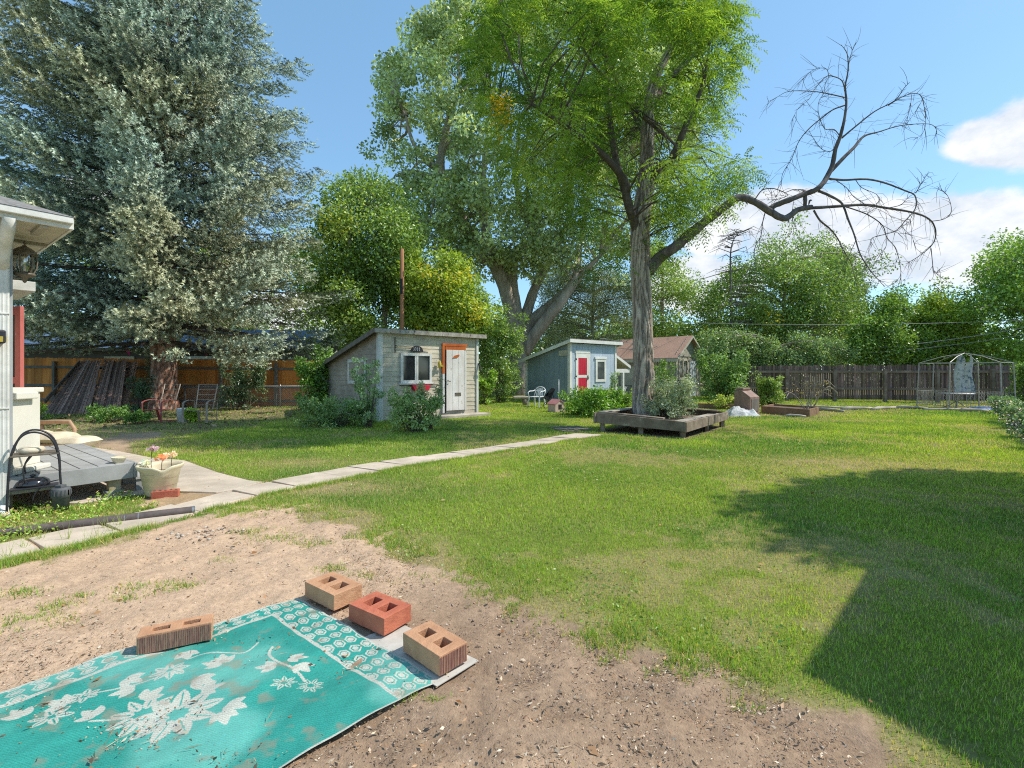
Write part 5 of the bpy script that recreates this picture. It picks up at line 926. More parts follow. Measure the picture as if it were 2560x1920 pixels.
g = MB(); g.bar(Vector((21.3,20,1.3)),Vector((22.5,10.5,1.3)),.05,.1); part(g,'rail','oldwood',sf); rebase(sf)
# utility pole, cables
up_ = thing('utility_pole','orange brown wooden utility pole among the trees behind the grey shed','utility pole',((1005-CX)/F*19.2,19.2,0)); g = MB(); b0 = up_.location; g.tube([(0,0,-.1),(0,0,3),(0,0,6.2)],[.1,.09,.075],10); part(g,'pole_shaft','pole',up_); g = MB(); g.box(-.05,.05,-.14,-.08,4.4,5.0); part(g,'bracket','iron',up_)
def cable(label,p,q,sag,r=.012):
    p,q = Vector(p),Vector(q); o = MB(); pts = [p.lerp(q,t/14)+Vector((0,0,-sag*4*(t/14)*(1-t/14))) for t in range(15)]; m = o.tube(pts,r,5).build('overhead_cable',M['wire']); tag(m,label,'cable','overhead cables')
cable('topmost overhead cable, crossing the sky gap right of the cottage',W(1400,735,27),W(2620,700,27),.9,.011)
cable('middle overhead cable passing above the brown cottage roof',W(1560,800,26),W(2620,798,22),.25,.012)
cable('thick lower cable just above the dark fence line of trees',W(1500,846,26),W(2700,790,22),1.15,.017)
cable('lowest overhead cable, under the thick one',W(1480,862,26),W(2700,812,22),1.0,.011)
# ================================================================ planter round the walnut
pl = thing('timber_planter','low square planter bench of dark weathered beams round the walnut','planter',tuple(plant_c[1])); zt = [.42,.33,.36,.42]; zb_ = [.19,.13,.17,.2]; pc_ = plant_c
for i in range(4):
    p,q = pc_[i],pc_[(i+1)%4]; d = (q-p).normalized(); nn = Vector((d.y,-d.x,0)); g = MB(); e = d*(.05 if i%2 else -.0)
    A4 = [p-e+Vector((0,0,zb_[i])),q+e+Vector((0,0,zb_[(i+1)%4])),q+e+Vector((0,0,zt[(i+1)%4])),p-e+Vector((0,0,zt[i]))]; g.prism(A4,nn*-.05); part(g,'side_beam','oldwood',pl,bev=.006)
for i,t_ in ((0,.04),(0,.97),(0,.5),(1,.55),(1,.95),(2,.5),(3,.5)):
    p = pc_[i].lerp(pc_[(i+1)%4],t_); cc = (pc_[0]+pc_[2])/2; p = p+(cc-p).normalized()*.12; g = MB(); g.box(p.x-.045,p.x+.045,p.y-.045,p.y+.045,-.05,.3); part(g,'leg','oldwood',pl)
for (i,t0,t1,w_,mat) in ((0,.02,.75,.14,'oldwood'),(3,.1,.98,.2,'plank'),(2,.1,.9,.2,'oldwood')):
    p,q = pc_[i],pc_[(i+1)%4]; cc = (pc_[0]+pc_[2])/2; a = p.lerp(q,t0); b = p.lerp(q,t1); s_ = (cc-(a+b)/2); s_ = (s_-(b-a).normalized()*s_.dot((b-a).normalized())).normalized(); a += s_*(.05+w_/2); b += s_*(.05+w_/2)
    g = MB(); za = zt[i]+(zt[(i+1)%4]-zt[i])*t0+.015; zc = zt[i]+(zt[(i+1)%4]-zt[i])*t1+.015; g.bar(a+Vector((0,0,za)),b+Vector((0,0,zc)),w_,.03); part(g,'seat_board',mat,pl,bev=.004)
g = MB(); cc = (pc_[0]+pc_[2])/2; g.add([cc.lerp(p,.93)+Vector((0,0,.26)) for p in pc_],[(0,1,2,3)]); part(g,'soil','darksoil',pl); rebase(pl)
ok = thing('loose_plank','pale bleached plank lying askew across the right side of the planter','plank',tuple(W(1740,1050,10.4)),0); g = MB(); g.bar(W(1690,1056,10.2),W(1800,1032,12.2),.2,.035); part(g,'plank_board','plank',ok,bev=.005); rebase(ok)
mt = thing('grey_board','grooved grey board lying in grass where the path ends','board',tuple(G(1428,1074)),.35); g = MB(); [g.box(-.38+.095*i,-.295+.095*i,-.42,.42,.0,.03+.008*(i%2)) for i in range(8)]; part(g,'slat','greywood',mt)
# ================================================================ things round the sheds
def plastic_chair():
    t = thing('garden_chair','white moulded plastic armchair by the left corner of the blue shed','chair',tuple(G(1342,1018)),-.55)
    g = MB(); g.box(-.21,.21,-.2,.2,.38,.405); part(g,'seat','whiteplastic',t,bev=.01)
    g = MB(); P = []
    for i in range(9):
        a = PI*i/8; P.append(Vector((.22*math.cos(a),.2+.09,.6+.16*math.sin(a))))
    g.tube([Vector((.2,.18,.4))]+P+[Vector((-.2,.18,.4))],.017,6); [g.bar((x,.19,.4),(x*.8,.28,.7),.035,.01) for x in (-.13,-.065,0,.065,.13)]; g.bar((-.2,.27,.62),(.2,.27,.62),.01,.03); part(g,'backrest','whiteplastic',t)
    for sx_ in (-1,1):
        g = MB(); g.bar((sx_*.21,-.19,.4),(sx_*.25,-.25,0),.05,.03); part(g,'leg','whiteplastic',t); g = MB(); g.bar((sx_*.2,.18,.4),(sx_*.23,.27,0),.05,.03); part(g,'leg','whiteplastic',t)
        g = MB(); g.tube([(sx_*.23,-.2,.4),(sx_*.25,-.22,.56),(sx_*.25,-.1,.6),(sx_*.235,.14,.6),(sx_*.21,.27,.64)],.018,6); part(g,'arm','whiteplastic',t)
plastic_chair()
st = thing('pushchair','folded black pushchair leaning beside the blue shed wall','pushchair',tuple(G(1376,1021)),.3)
g = MB(); [g.tube([(.12*math.cos(a)+x,y,.12+.12*math.sin(a)) for a in np.linspace(0,2*PI,15)],.014,6) for x,y in ((-.18,-.1),(.2,-.1),(.2,.15))]; part(g,'wheel','dkplastic',st)
g = MB(); g.tube([(-.25,-.1,.42),(-.1,-.05,.3),(.1,0,.2),(.22,0,.12)],.014,6); g.tube([(.2,0,.12),(.1,0,.5),(.16,0,.78)],.014,6); g.tube([(-.15,.1,.12),(.0,.05,.4),(.1,.05,.7)],.014,6); part(g,'frame','dkplastic',st)
g = MB(); g.prism([(-.28,-.08,.38),(-.16,-.08,.46),(0,-.08,.36),(.16,-.08,.7),(.08,-.08,.74),(-.04,-.08,.62),(-.08,-.08,.3)],(0,.2,0)); part(g,'seat','dkplastic',st)
t = thing('white_stake','thin white pole standing beside the pushchair','pole',tuple(G(1397,1020))); g = MB(); g.tube([(0,0,0),(0,0,1.02)],.016,6); g.box(-.03,.03,-.015,.015,1.0,1.05); part(g,'pole_shaft','whiteplastic',t)
t = thing('toy_house','little pink wooden house with faded red roof on the grass','toy house',tuple(G(1391,1030)),.6)
g = MB(); g.prism([(-.2,-.19,0),(.2,-.19,0),(.2,-.19,.26),(0,-.19,.4),(-.2,-.19,.26)],(0,.4,0)); part(g,'wall','pinkhouse',t); g = MB(); g.prism([(0,-.21,.4),(.22,-.21,.25),(.22,-.21,.275),(0,-.21,.43)],(0,.44,0)); g.prism([(0,-.21,.43),(-.22,-.21,.275),(-.22,-.21,.25),(0,-.21,.4)],(0,.44,0)); part(g,'roof','pinkroof',t); g = MB(); g.prism([(-.07,-.195,.1),(.07,-.195,.1),(.07,-.195,.26),(-.07,-.195,.26)],(0,.004,0)); part(g,'opening','iron',t)
t = thing('log_bench','short weathered log seat left of the white plastic chair','bench',tuple(G(1305,1014)),.2); g = MB(); g.box(-.35,.3,-.12,.12,.28,.36); part(g,'seat','plank',t,bev=.02); g = MB(); g.lathe([(.1,0),(.11,.28)],10,(.12,0,0),True); part(g,'leg','greywood',t)
# brown bin
t = thing('compost_bin','faded brown box bin with sloping lid beside the raised bed','bin',tuple(G(1866,1036)),.62); g = MB(); g.prism([(-.27,-.27,0),(-.27,.27,0),(-.25,.25,.74),(-.25,.02,.76),(-.27,-.27,.56)],(.54,0,0)); part(g,'body','compost',t,bev=.012); g = MB(); g.box(-.22,.22,-.02,.24,.762,.83); part(g,'lid','compost',t,bev=.02); g = MB(); g.box(-.2,.2,-.282,-.27,.12,.5); part(g,'front_panel','greywood',t,bev=.004)
def rumple(name,label,cat,c,w,d,h,mat,seed,rz=0):
    n = 44; x,y = np.meshgrid(np.linspace(-1,1,n),np.linspace(-1,1,n)); e = np.clip(1-np.maximum(np.abs(x),np.abs(y))**3,0,1); z = h*e*(.25+.9*vnoise(x*w*2+seed,y*d*2,1.3,seed,3)); X_ = x*w/2*(1+.15*(vnoise(x,y,2,seed+4,2)-.5)); Y_ = y*d/2*(1+.3*(vnoise(x,y,2,seed+5,2)-.5)); i = np.arange(n*n).reshape(n,n); Fq = np.stack([i[:-1,:-1],i[:-1,1:],i[1:,1:],i[1:,:-1]],-1).reshape(-1,4)
    o = fast_mesh(name,np.stack([X_,Y_,z+.005],-1),Fq,M[mat],smooth=True); o.location = c; o.rotation_euler.z = rz; return tag(o,label,cat)
rumple('white_sheet','crumpled dirty white sheet on the grass before the brown bin','sheet',G(1852,1040),.95,.6,.32,'tarpw',3)
rumple('blue_tarp','blue tarpaulin spread at the foot of the gazebo frame','tarpaulin',G(2496,1024),1.5,.7,.12,'tarpb',5,-.4)
# raised bed
t = thing('raised_bed','long low raised garden bed of brown boards','garden bed',tuple(G(2022,1043))); a,b = G(1905,1033),G(2022,1043); c_,d_ = G(2046,1035),None; v = c_-b; 
for p,q,nm in ((a,b,'front_board'),(b,c_,'end_board'),(a+v,c_,'back_board'),(a,a+v,'end_board')): g = MB(); g.bar(p+Vector((0,0,.11)),q+Vector((0,0,.11)),.045,.24); part(g,nm,'bedwood',t,bev=.006)
g = MB(); g.add([a+Vector((0,0,.17)),b+Vector((0,0,.17)),c_+Vector((0,0,.17)),a+v+Vector((0,0,.17))],[(0,1,2,3)]); part(g,'soil','darksoil',t); rebase(t)
t = thing('raised_bed','low half hidden board bed behind the planter bushes','garden bed',tuple(G(1785,1026))); g = MB(); g.bar(G(1745,1022)+Vector((0,0,.1)),G(1850,1026)+Vector((0,0,.1)),.05,.2); part(g,'front_board','bedwood',t); rebase(t)
for i,(x0,y0,x1,y1,r) in enumerate(((1965,1042,2015,1044,.04),(2045,1026,2110,1031,.05),(2105,1026,2180,1024,.06),(2180,1026,2240,1021,.05),(2235,1021,2320,1024,.05),(2310,1026,2400,1025,.04),(1990,1018,2110,1021,.04),(2400,1029,2470,1030,.05))):
    lab = ['log at the foot of the raised bed','log touching the right end of the raised bed','second edging log from the raised bed','third edging log from the raised bed','pale log left of the gazebo','log under the gazebo rail','thin log behind the raised bed','log right of the gazebo table'][i]
    p,q = G(x0,y0),G(x1,y1); o = MB().tube([p+Vector((0,0,r*.8)),p.lerp(q,.3)+Vector((0,.08,r)),p.lerp(q,.65)+Vector((0,-.06,r*1.2)),q+Vector((0,0,r*.8))],[r,r*1.2,r*.9,r*.7],8,True,.2).build('edging_log',M['plank']); tag(o,'weathered edging '+lab,'log','weathered logs edging the beds')
# gazebo
gc_ = Vector((16.75,17.9,0)); R_ = 1.35; gz_ = thing('gazebo_frame','bare pale metal hexagonal gazebo frame before the dark fence','gazebo',gc_); post = []
for k in range(6):
    an = PI/6+k*PI/3; p = Vector((R_*math.cos(an),R_*math.sin(an),0)); pt = p*.97+Vector((0,0,1.66)); post.append((p*1.02,pt)); g = MB(); g.bar(p*1.02,pt,.032,.032); part(g,'post','gazebo',gz_)
apex = Vector((0,0,2.02))
for k in range(6):
    g = MB(); mid = (post[k][1]+apex)/2+Vector((0,0,.05)); g.tube([post[k][1],mid,apex],.012,5); part(g,'rafter','gazebo',gz_)
    g = MB(); g.bar(post[k][1],post[(k+1)%6][1],.022,.022); part(g,'top_rail','gazebo',gz_)
    if k == 4: continue
    a,b = post[k][0].lerp(post[k][1],.06),post[(k+1)%6][0].lerp(post[(k+1)%6][1],.06); a2,b2 = post[k][0].lerp(post[k][1],.36),post[(k+1)%6][0].lerp(post[(k+1)%6][1],.36); g = MB(); g.bar(a,b,.018,.018); g.bar(a2,b2,.018,.018)
    for j in range(1,12):
        t_ = j/12; p,q = a.lerp(b,t_),a2.lerp(b2,t_); g.bar(p,q,.01,.01)
        if j%3: 
            for m_ in range(3): g.bar(p.lerp(q,m_/3),a.lerp(b,t_+1/12).lerp(a2.lerp(b2,t_+1/12),(m_+1)/3),.007,.007)
    part(g,'railing','gazebo',gz_)
t = thing('hanging_cloth','long grey-white patterned cloth hanging from the gazebo peak','cloth',gc_+Vector((0,0,1.97))); n,m = 24,40; x,z_ = np.meshgrid(np.linspace(-1,1,n),np.linspace(0,1,m)); wv = .05*np.sin(x*7+z_*3)+.03*np.sin(x*13); wid = .27*np.interp(z_,[0,.1,.3,1],[.6,.8,.95,1.0]); Xc = x*wid+.02*np.sin(z_*9); Zc = -1.45*z_+.06*(x>0.3)*(z_>.95)-.05*np.abs(x)*(z_>.9); i = np.arange(n*m).reshape(m,n); Fq = np.stack([i[:-1,:-1],i[:-1,1:],i[1:,1:],i[1:,:-1]],-1); keep = ~((np.abs(x[:-1,:-1]-.12) < .55*(1-z_[:-1,:-1]/.27))&(z_[:-1,:-1] < .27)); Fq = Fq[keep]
ang = math.atan2(gc_.x,gc_.y); fast_mesh('fabric',np.stack([Xc*math.cos(ang),wv-Xc*math.sin(ang)*1.0,Zc],-1),Fq,M['cloth'],t,smooth=True)
g = MB(); g.tube([(0,0,0),(0,0,.05)],.01,5); part(g,'hook','iron',t)
t = thing('patio_table','round pale metal table with splayed legs inside the gazebo frame','table',tuple(G(2410,1023)+Vector((.1,.4,0)))); g = MB(); g.lathe([(.0,.525),(.5,.525),(.51,.54),(.5,.555),(.0,.555)],28); part(g,'table_top','gazebo',t)
g = MB(); g.tube([(-.05,0,.52),(-.05,0,.22)],.018,6); g.tube([(.05,0,.52),(.05,0,.22)],.018,6); part(g,'pedestal','gazebo',t)
for an in (-2.4,-.7,.8,2.5): g = MB(); g.tube([(.04*math.cos(an),.04*math.sin(an),.24),(.2*math.cos(an),.2*math.sin(an),.1),(.4*math.cos(an),.4*math.sin(an),.01)],.016,6); part(g,'leg','gazebo',t)
# ================================================================ under the spruce
def metal_chair(label,loc_,rz,mat,seat):
    t = thing('metal_lawn_chair',label,'chair',loc_,rz,'bare metal lawn chair frames')
    for s in (-1,1):
        g = MB(); g.bar((s*.29,-.3,0),(s*.29,-.28,.5),.05,.012); P = [Vector((s*.29,-.28+.27*(1-math.cos(a)),.5+.09*math.sin(a))) for a in np.linspace(0,PI*.85,9)]; [g.bar(P[i],P[i+1],.05,.012) for i in range(8)]; g.bar((s*.29,.26,.52),(s*.27,.24,.05),.03,.012); g.bar((s*.28,-.3,.02),(s*.28,.25,.03),.04,.012); part(g,'arm_frame',mat,t)
        g = MB(); g.tube([(s*.2,-.22,.33),(s*.2,.15,.3),(s*.22,.2,.42),(s*.24,.38,1.0)],.014,6); part(g,'back_post','beigepaint',t)
    g = MB(); [g.bar((-.235+.02*k_*.2,.2+.18*(k_/4),.45+.135*k_),(.235-.02*k_*.2,.2+.18*(k_/4),.45+.135*k_),.012,.012) for k_ in range(5)]; part(g,'back_bars','beigepaint',t)
    g = MB(); [g.bar((-.27,-.24+.09*i,.34-.01*i),(.27,-.24+.09*i,.34-.01*i),.02,.01) for i in range(5)]
    if seat: g.prism([(-.2,-.22,.32),(.2,-.2,.34),(.2,.1,.3),(-.2,.12,.3)],(0,0,.02))
    part(g,'seat',mat if seat else 'beigepaint',t)
    g = MB(); g.bar((-.02,-.1,.32),(-.02,-.02,.06),.05,.03); g.bar((-.28,.05,.04),(.28,.05,.04),.03,.012); part(g,'base_spring',mat,t)
metal_chair('bare metal chair frame with red seat left of the spruce trunk',tuple(G(402,1054)),-.15,'rustpaint',True)
metal_chair('bare beige chair frame without a seat right of the white bucket',tuple(G(502,1056)),.1,'beigepaint',False)
t = thing('white_bucket','tall white bucket between the two metal chairs','bucket',tuple(G(456,1056))); g = MB(); g.lathe([(.0,0),(.115,0),(.13,.36),(.137,.37),(.125,.375),(.11,.02)],18); part(g,'shell','whiteplastic',t)
g = MB(); g.tube([(.13*math.cos(a),-.13*abs(math.sin(a))*.3,.34-.1*math.sin(a)) for a in np.linspace(0,PI,9)],.004,4); part(g,'handle','metal',t)
t = thing('pink_kite','pink fabric ornament hanging behind the cedar fence','ornament',W(318,878,19.2)); g = MB(); g.prism([(-.22,0,.12),(.0,0,.16),(.14,0,.1),(.08,0,-.18),(-.02,0,-.02)],(0,.02,0)); part(g,'fabric','pink',t); g = MB(); g.lathe([(0,0),(.03,0),(.03,.01),(0,.01)],10,(.05,-.02,.02)); g.tube([(0,0,.14),(0,.1,.9)],.005,4); part(g,'button','whiteplastic',t)
t = thing('white_sign','small blank pale board behind the red seated chair','board',W(396,983,17.3)); g = MB(); g.box(-.18,.18,0,.02,-.12,.12); part(g,'board','cream',t); g = MB(); g.bar((0,.03,-.5),(0,.03,.1),.03,.02); part(g,'stake','greywood',t)
# ================================================================ deck and what stands on it
P0 = Vector((-4.13,5.28,0)); dz_ = hz
dk = thing('wooden_deck','low grey painted plank deck at the side of the house','deck',P0,dz_)       # local x=u (toward right), y=v
x0d,y1d = -1.62,2.33; zt_ = .354
g = MB(); nb = 11; bw = .148
for i in range(nb): g.box(-.004-(i+1)*bw+.01,-.004-i*bw,.045 if i else .045,y1d,zt_-.035,zt_)
part(g,'deck_boards','greyboard',dk,bev=.004)
g = MB(); g.box(x0d-.6,.0,0,.04,zt_-.165,zt_-.002); part(g,'fascia','greyboard',dk,bev=.004)
g = MB(); g.box(.001,.035,.001,y1d,zt_-.165,zt_-.003); part(g,'side_fascia','greyboard',dk,bev=.004)
g = MB(); [g.box(x0d,-.02,y,y+.04,zt_-.16,zt_-.04) for y in (.9,1.7,2.25)]; part(g,'joist','postwood',dk)
g = MB(); g.box(-.2,-.1,.05,.15,.0,zt_-.166); part(g,'post','postwood',dk,bev=.004); g = MB(); g.box(-.23,-.08,.02,.17,-.02,.07); part(g,'footing','block',dk,bev=.01)
g = MB(); g.box(.05,.3,.12,1.1,.14,.175); part(g,'step_board','greyboard',dk,bev=.004); [part(MB().box(.06,.26,y,y+.05,.0,.139),'step_support','block',dk) for y in (.14,.6)]
def lw(x,y,z): return (Matrix.Translation(P0)@Matrix.Rotation(dz_,4,'Z'))@Vector((x,y,z))
# cabinet
cb_ = thing('storage_cabinet','tall cream plastic storage cabinet standing on the deck','cabinet',lw(-.98,.34,zt_),dz_+.0)
ca_ = Vector((math.cos(-dz_),0,0))
cb_.rotation_euler.z = .12
g = MB(); g.box(-.42,.14,-.1,.3,.05,.78); part(g,'body','plastic',cb_,bev=.012); g = MB(); g.box(-.44,.16,-.12,.32,.78,.83); g.box(.16,.2,-.05,.2,.72,.79); part(g,'lid','plastic',cb_,bev=.01); g = MB(); g.box(-.42,.24,-.14,.3,0,.05); part(g,'foot','plastic',cb_,bev=.012)
for z0_,z1_ in ((.42,.76),(.1,.38)):
    g = MB(); g.box(-.38,.1,-.112,-.1,z0_,z1_); d = part(g,'drawer','plastic',cb_,bev=.006); g = MB(); g.box(-.05,.03,-.124,-.113,z1_-.07,z1_-.055); part(g,'handle','bronze',d)
def brick(label,loc_,rz,l=.215,w=.1,h=.065,holes=5,mat='brickred'):
    t = thing('red_brick',label,'brick',loc_,rz,'solid red bricks'); g = MB(); g.box(-l/2,l/2,-w/2,w/2,0,h); part(g,'clay_body',mat,t,bev=.004)
    g = MB(); [g.lathe([(.0,h+.0015),(.013,h+.0015)],12,((i-(holes-1)/2)*l/holes,0,0)) for i in range(holes)]; part(g,'core_hole','iron',t)
brick('red brick lying by the cabinet on the deck',lw(-1.0,1.72,zt_),.15)
bowl = thing('plastic_bowl','small ivory bowl on the front corner of the deck','bowl',lw(-.1,.12,zt_)); g = MB(); g.lathe([(.0,.0),(.045,.0),(.066,.05),(.072,.062),(.066,.062),(.05,.02),(.0,.012)],22); part(g,'shell','potplastic',bowl)
# pot
pt_ = thing('flower_pot','large ivory plastic planter pot with notched rim beside the deck','pot',tuple(G(401,1237))); n = 40; pr = [(.0,0),(.135,0),(.15,.03),(.165,.12),(.172,.125),(.178,.2),(.185,.205),(.195,.27),(.222,.3),(.235,.325),(.23,.338),(.21,.335),(.185,.3),(.16,.1),(0,.06)]
vs = []; 
for j,(r_,z_) in enumerate(pr):
    for k in range(n):
        an = 2*PI*k/n; dv = (an-(-.85)+PI)%(2*PI)-PI; nt = math.exp(-(dv/.28)**2); dip = .045*nt*(1 if 7<=j<=12 else 0); rr = .92*r_*(1-.09*nt*(1 if 8<=j<=11 else 0)); vs.append((rr*math.cos(an)*1.03,rr*math.sin(an),z_-dip))
fs_ = [(i*n+k,i*n+(k+1)%n,(i+1)*n+(k+1)%n,(i+1)*n+k) for i in range(len(pr)-1) for k in range(n)]; g = MB(); g.add(vs,fs_,True); part(g,'shell','potplastic',pt_)
g = MB(); g.lathe([(.0,.25),(.18,.25)],24); part(g,'soil','darksoil',pt_)
cz = Vector(pt_.location)
def bloom(label,off,h,c,seed,mat_='leaf',bn=16,r=.05):
    t = thing('ornamental_flower',label,'flower ornament',tuple(cz+Vector((off[0],off[1],.25))),0,'flower ornaments in the ivory pot'); g = MB(); g.tube([(0,0,0),(.0,0,h*.6),(.01,0,h)],.0035,5); part(g,'stem','twig',t); r_ = np.random.default_rng(seed)
    P = np.tile([[.01,0,h]],(bn,1))+r_.normal(size=(bn,3))*.012; D = r_.normal(size=(bn,3)); D[:,2] = np.abs(D[:,2])*.7+.1; leafquads(P,D,rnd(bn),np.full(bn,r),np.full(bn,r*.6),np.array(c)*(.7+.5*r_.random((bn,1))),'petals',M[mat_],t,.3)
bloom('mauve petalled flower ornament, tallest in the ivory pot',(-.1,0,0),.24,(.42,.3,.36),1,r=.07); bloom('orange leaning flower ornament in the middle of the ivory pot',(.0,.02),.14,(.75,.35,.22),2,r=.07); bloom('round rose shaped ornament at the right of the ivory pot',(.12,.0),.18,(.7,.55,.45),3,bn=34,r=.045); bloom('white leafy sprig at the left inside the ivory pot',(-.14,-.03),.1,(.75,.75,.66),4,bn=12,r=.07)
brick('cored red brick lying in sand against the ivory pot',tuple(G(414,1243)),math.atan2(.45,1.0),.24,.09,.075)
# standpipe
t = thing('standpipe','short dark capped standpipe in the weeds under the deck edge','pipe',tuple(G(152,1280))); g = MB(); g.lathe([(.0,-.02),(.062,-.02),(.064,.14),(.072,.145),(.073,.22),(.066,.235),(.0,.235)],20); part(g,'shaft','grpipe',t); g = MB(); g.box(-.03,.03,-.03,.03,.235,.262); part(g,'cap_nut','grpipe',t,bev=.004)
g = MB(); [g.box(.0745*math.cos(a)-.003,.0745*math.cos(a)+.003,.0745*math.sin(a)-.003,.0745*math.sin(a)+.003,.165,.215) for a in np.linspace(0,2*PI,18)]; part(g,'cap_ribs','grpipe',t)
t = thing('drain_pipe','long brown-grey pipe lying along the path edge','pipe',tuple(G(488,1282))); p,q = G(487,1283),G(-260,1375); g = MB(); g.tube([p+Vector((0,0,.032)),p.lerp(q,.3)+Vector((0,0,.033)),p.lerp(q,.7)+Vector((0,0,.034)),q+Vector((0,0,.036))],.036,16,False); part(g,'shaft','pipe',t)
g = MB(); d = (q-p).normalized()
for s,w_ in ((.0,.02),(.42,.01),(.52,.008)): g.tube([p+d*s+Vector((0,0,.032)),p+d*(s+w_)+Vector((0,0,.032))],.0368,16,False)
part(g,'joint_ring','metal',t); g = MB(); g.tube([p+Vector((0,0,.033)),p+d*.1+Vector((0,0,.033))],.03,14,True); part(g,'bore','iron',t); rebase(t)
# plant stand
ps = thing('plant_stand','curved black metal plant stand with two shelves at the house corner','plant stand',tuple(G(90,1278)),.75)
for y in (-.13,.13):
    g = MB(); g.tube(spline([(.19,y,0),(.17,y,.35),(.16,y,.52),(.12,y,.68),(.04,y,.76),(-.05,y,.77),(-.12,y,.7),(-.17,y,.5),(-.19,y,0)],4),.0095,7); part(g,'side_frame','blackmetal',ps)
    g = MB(); g.tube(spline([(.16,y,.3),(.08,y,.28),(-.0,y,.2),(-.02,y,.12)],3),.006,6); g.tube(spline([(-.02,y,.56),(-.08,y,.45),(-.07,y,.3)],3),.006,6); part(g,'scroll','blackmetal',ps)
for z_ in (.24,.55): g = MB(); g.box(-.17,.16,-.14,.14,z_,z_+.015); part(g,'shelf','bronze' if z_>.4 else 'blackmetal',ps,bev=.003)
def psw(x,y,z): return (Matrix.Translation(ps.location)@Matrix.Rotation(.75,4,'Z'))@Vector((x,y,z))
t = thing('stone_dish','pale dish of mottled stones on the upper shelf of the stand','dish',psw(-.03,0,.566)); g = MB(); g.lathe([(.0,0),(.08,0),(.1,.03),(.085,.055),(.0,.07)],18); part(g,'dish','cushion',t)
t = thing('terracotta_pot','orange terracotta pot behind the plant stand on the deck','pot',lw(-1.02,.12,zt_)); g = MB(); g.lathe([(.0,0),(.05,0),(.07,.12),(.08,.12),(.08,.15),(.065,.15),(.05,.02)],18); part(g,'shell','terracotta',t)
t = thing('kettle_grill_lid','glossy black rounded lid on the lower shelf of the stand','lid',psw(-.02,0,.256)); g = MB(); g.lathe([(.0,0),(.12,.0),(.125,.015),(.115,.045),(.08,.07),(.0,.08)],22); part(g,'lid_dome','blackgloss',t); g = MB(); g.lathe([(.0,.08),(.02,.085),(.022,.1),(0,.105)],12); part(g,'knob','blackgloss',t)
# chaise
lg = thing('chaise_lounge','tan plastic chaise lounge with cream cushions beyond the deck','lounger',(-7.37,7.4,0),-.05); lg.scale = (.78,.8,1.06)
g = MB(); g.tube([(-.3,-.3,.44),(.1,-.3,.46),(.35,-.3,.44),(.45,-.3,.34),(.46,-.3,.02)],.035,8); g.tube([(-.1,-.3,.42),(-.02,-.3,.25),(.0,-.3,.02)],.04,8); part(g,'arm','tanplastic',lg)
g = MB(); g.tube([(-.3,.3,.5),(.2,.3,.52),(.5,.3,.52),(.6,.3,.42),(.6,.3,.02)],.035,8); g.tube([(-.1,.3,.46),(-.02,.3,.25),(.0,.3,.02)],.04,8); part(g,'arm','tanplastic',lg)
g = MB(); [g.bar((-.75,-.25+.1*i,1.0),(-.25,-.25+.1*i,.3),.07,.02) for i in range(6)]; part(g,'back_slats','tanplastic',lg)
g = MB(); g.box(-.5,1.15,-.27,.27,.2,.25); part(g,'seat_frame','tanplastic',lg,bev=.01)
def pillow(n_,x0,x1,y0,y1,z,h):
    n=12; u_,v_ = np.meshgrid(np.linspace(-1,1,n),np.linspace(-1,1,n)); e = np.clip((1-u_**4)*(1-v_**4),0,1)**.5; V=[];
    for s in (1,-1): V.append(np.stack([(x0+x1)/2+u_*(x1-x0)/2,(y0+y1)/2+v_*(y1-y0)/2,z+s*e*h/2+.01*vnoise(u_*3,v_*3,1,3,2)],-1).reshape(-1,3))
    i = np.arange(n*n).reshape(n,n); f = np.stack([i[:-1,:-1],i[:-1,1:],i[1:,1:],i[1:,:-1]],-1).reshape(-1,4); fast_mesh(n_,np.concatenate(V),np.concatenate([f,f[:,::-1]+n*n]),M['cushion'],lg,smooth=True)
pillow('cushion',-.35,.3,-.27,.27,.33,.17); pillow('cushion',.3,.78,-.28,.28,.31,.16); pillow('cushion',.74,1.25,-.28,.26,.26,.15)
# ================================================================ rug and blocks
U0 = Vector((-1.277,2.86,0)); U1 = Vector((-.315,2.10,0)); lu = (U1-U0); Wr = lu.length; lu.normalize(); lv = Vector((-.7,-.714,0)).normalized(); Lr = 2.6
nu, nv = 380, 780; uu, vv = np.meshgrid(np.linspace(0,Wr,nu),np.linspace(0,Lr,nv)); 
teal = np.array([.035,.33,.27]); white = np.array([.56,.57,.49])
wob = .012*np.sin(vv*5)+.008*np.sin(vv*13+1)
bd = np.minimum(uu-.0, vv)                                               # distance from left and far edges
left_b, end_b = .115, .19
wm = np.zeros_like(uu)                                                   # 1 = white
inb = (uu < left_b)|(vv < end_b)
def hexcells(a,b,s):
    q = np.stack([a/s,b/(s*1.5)]); i = np.floor(q[0]); row = np.floor(q[1]); fx = (q[0]+.5*(row%2))%1-.5; fy = q[1]%1-.5; return np.maximum(np.abs(fx)*1.02, (np.abs(fx)*.55+np.abs(fy)*.98))
hx = np.where(vv < end_b, hexcells(vv,uu,.058), hexcells(uu,vv,.05)); hm = (hx < .42)&~((hx < .30)&(hx > .22)); wm = np.where(inb, hm, 0)
edge = ((np.abs(uu-left_b) < .009)&(vv > end_b))|((np.abs(vv-end_b) < .009)&(uu > left_b))|(vv < .012)|(uu < .01)|(uu > Wr-.008); wm = np.where(edge,1,wm)
def rug_uv(px,py): p = G(px,py)-U0; m = np.linalg.inv(np.array([[lu.x,lv.x],[lu.y,lv.y]])); return m@np.array([p.x,p.y])
main = (uu > left_b+.012)&(vv > end_b+.012)
rg = np.random.default_rng(3)
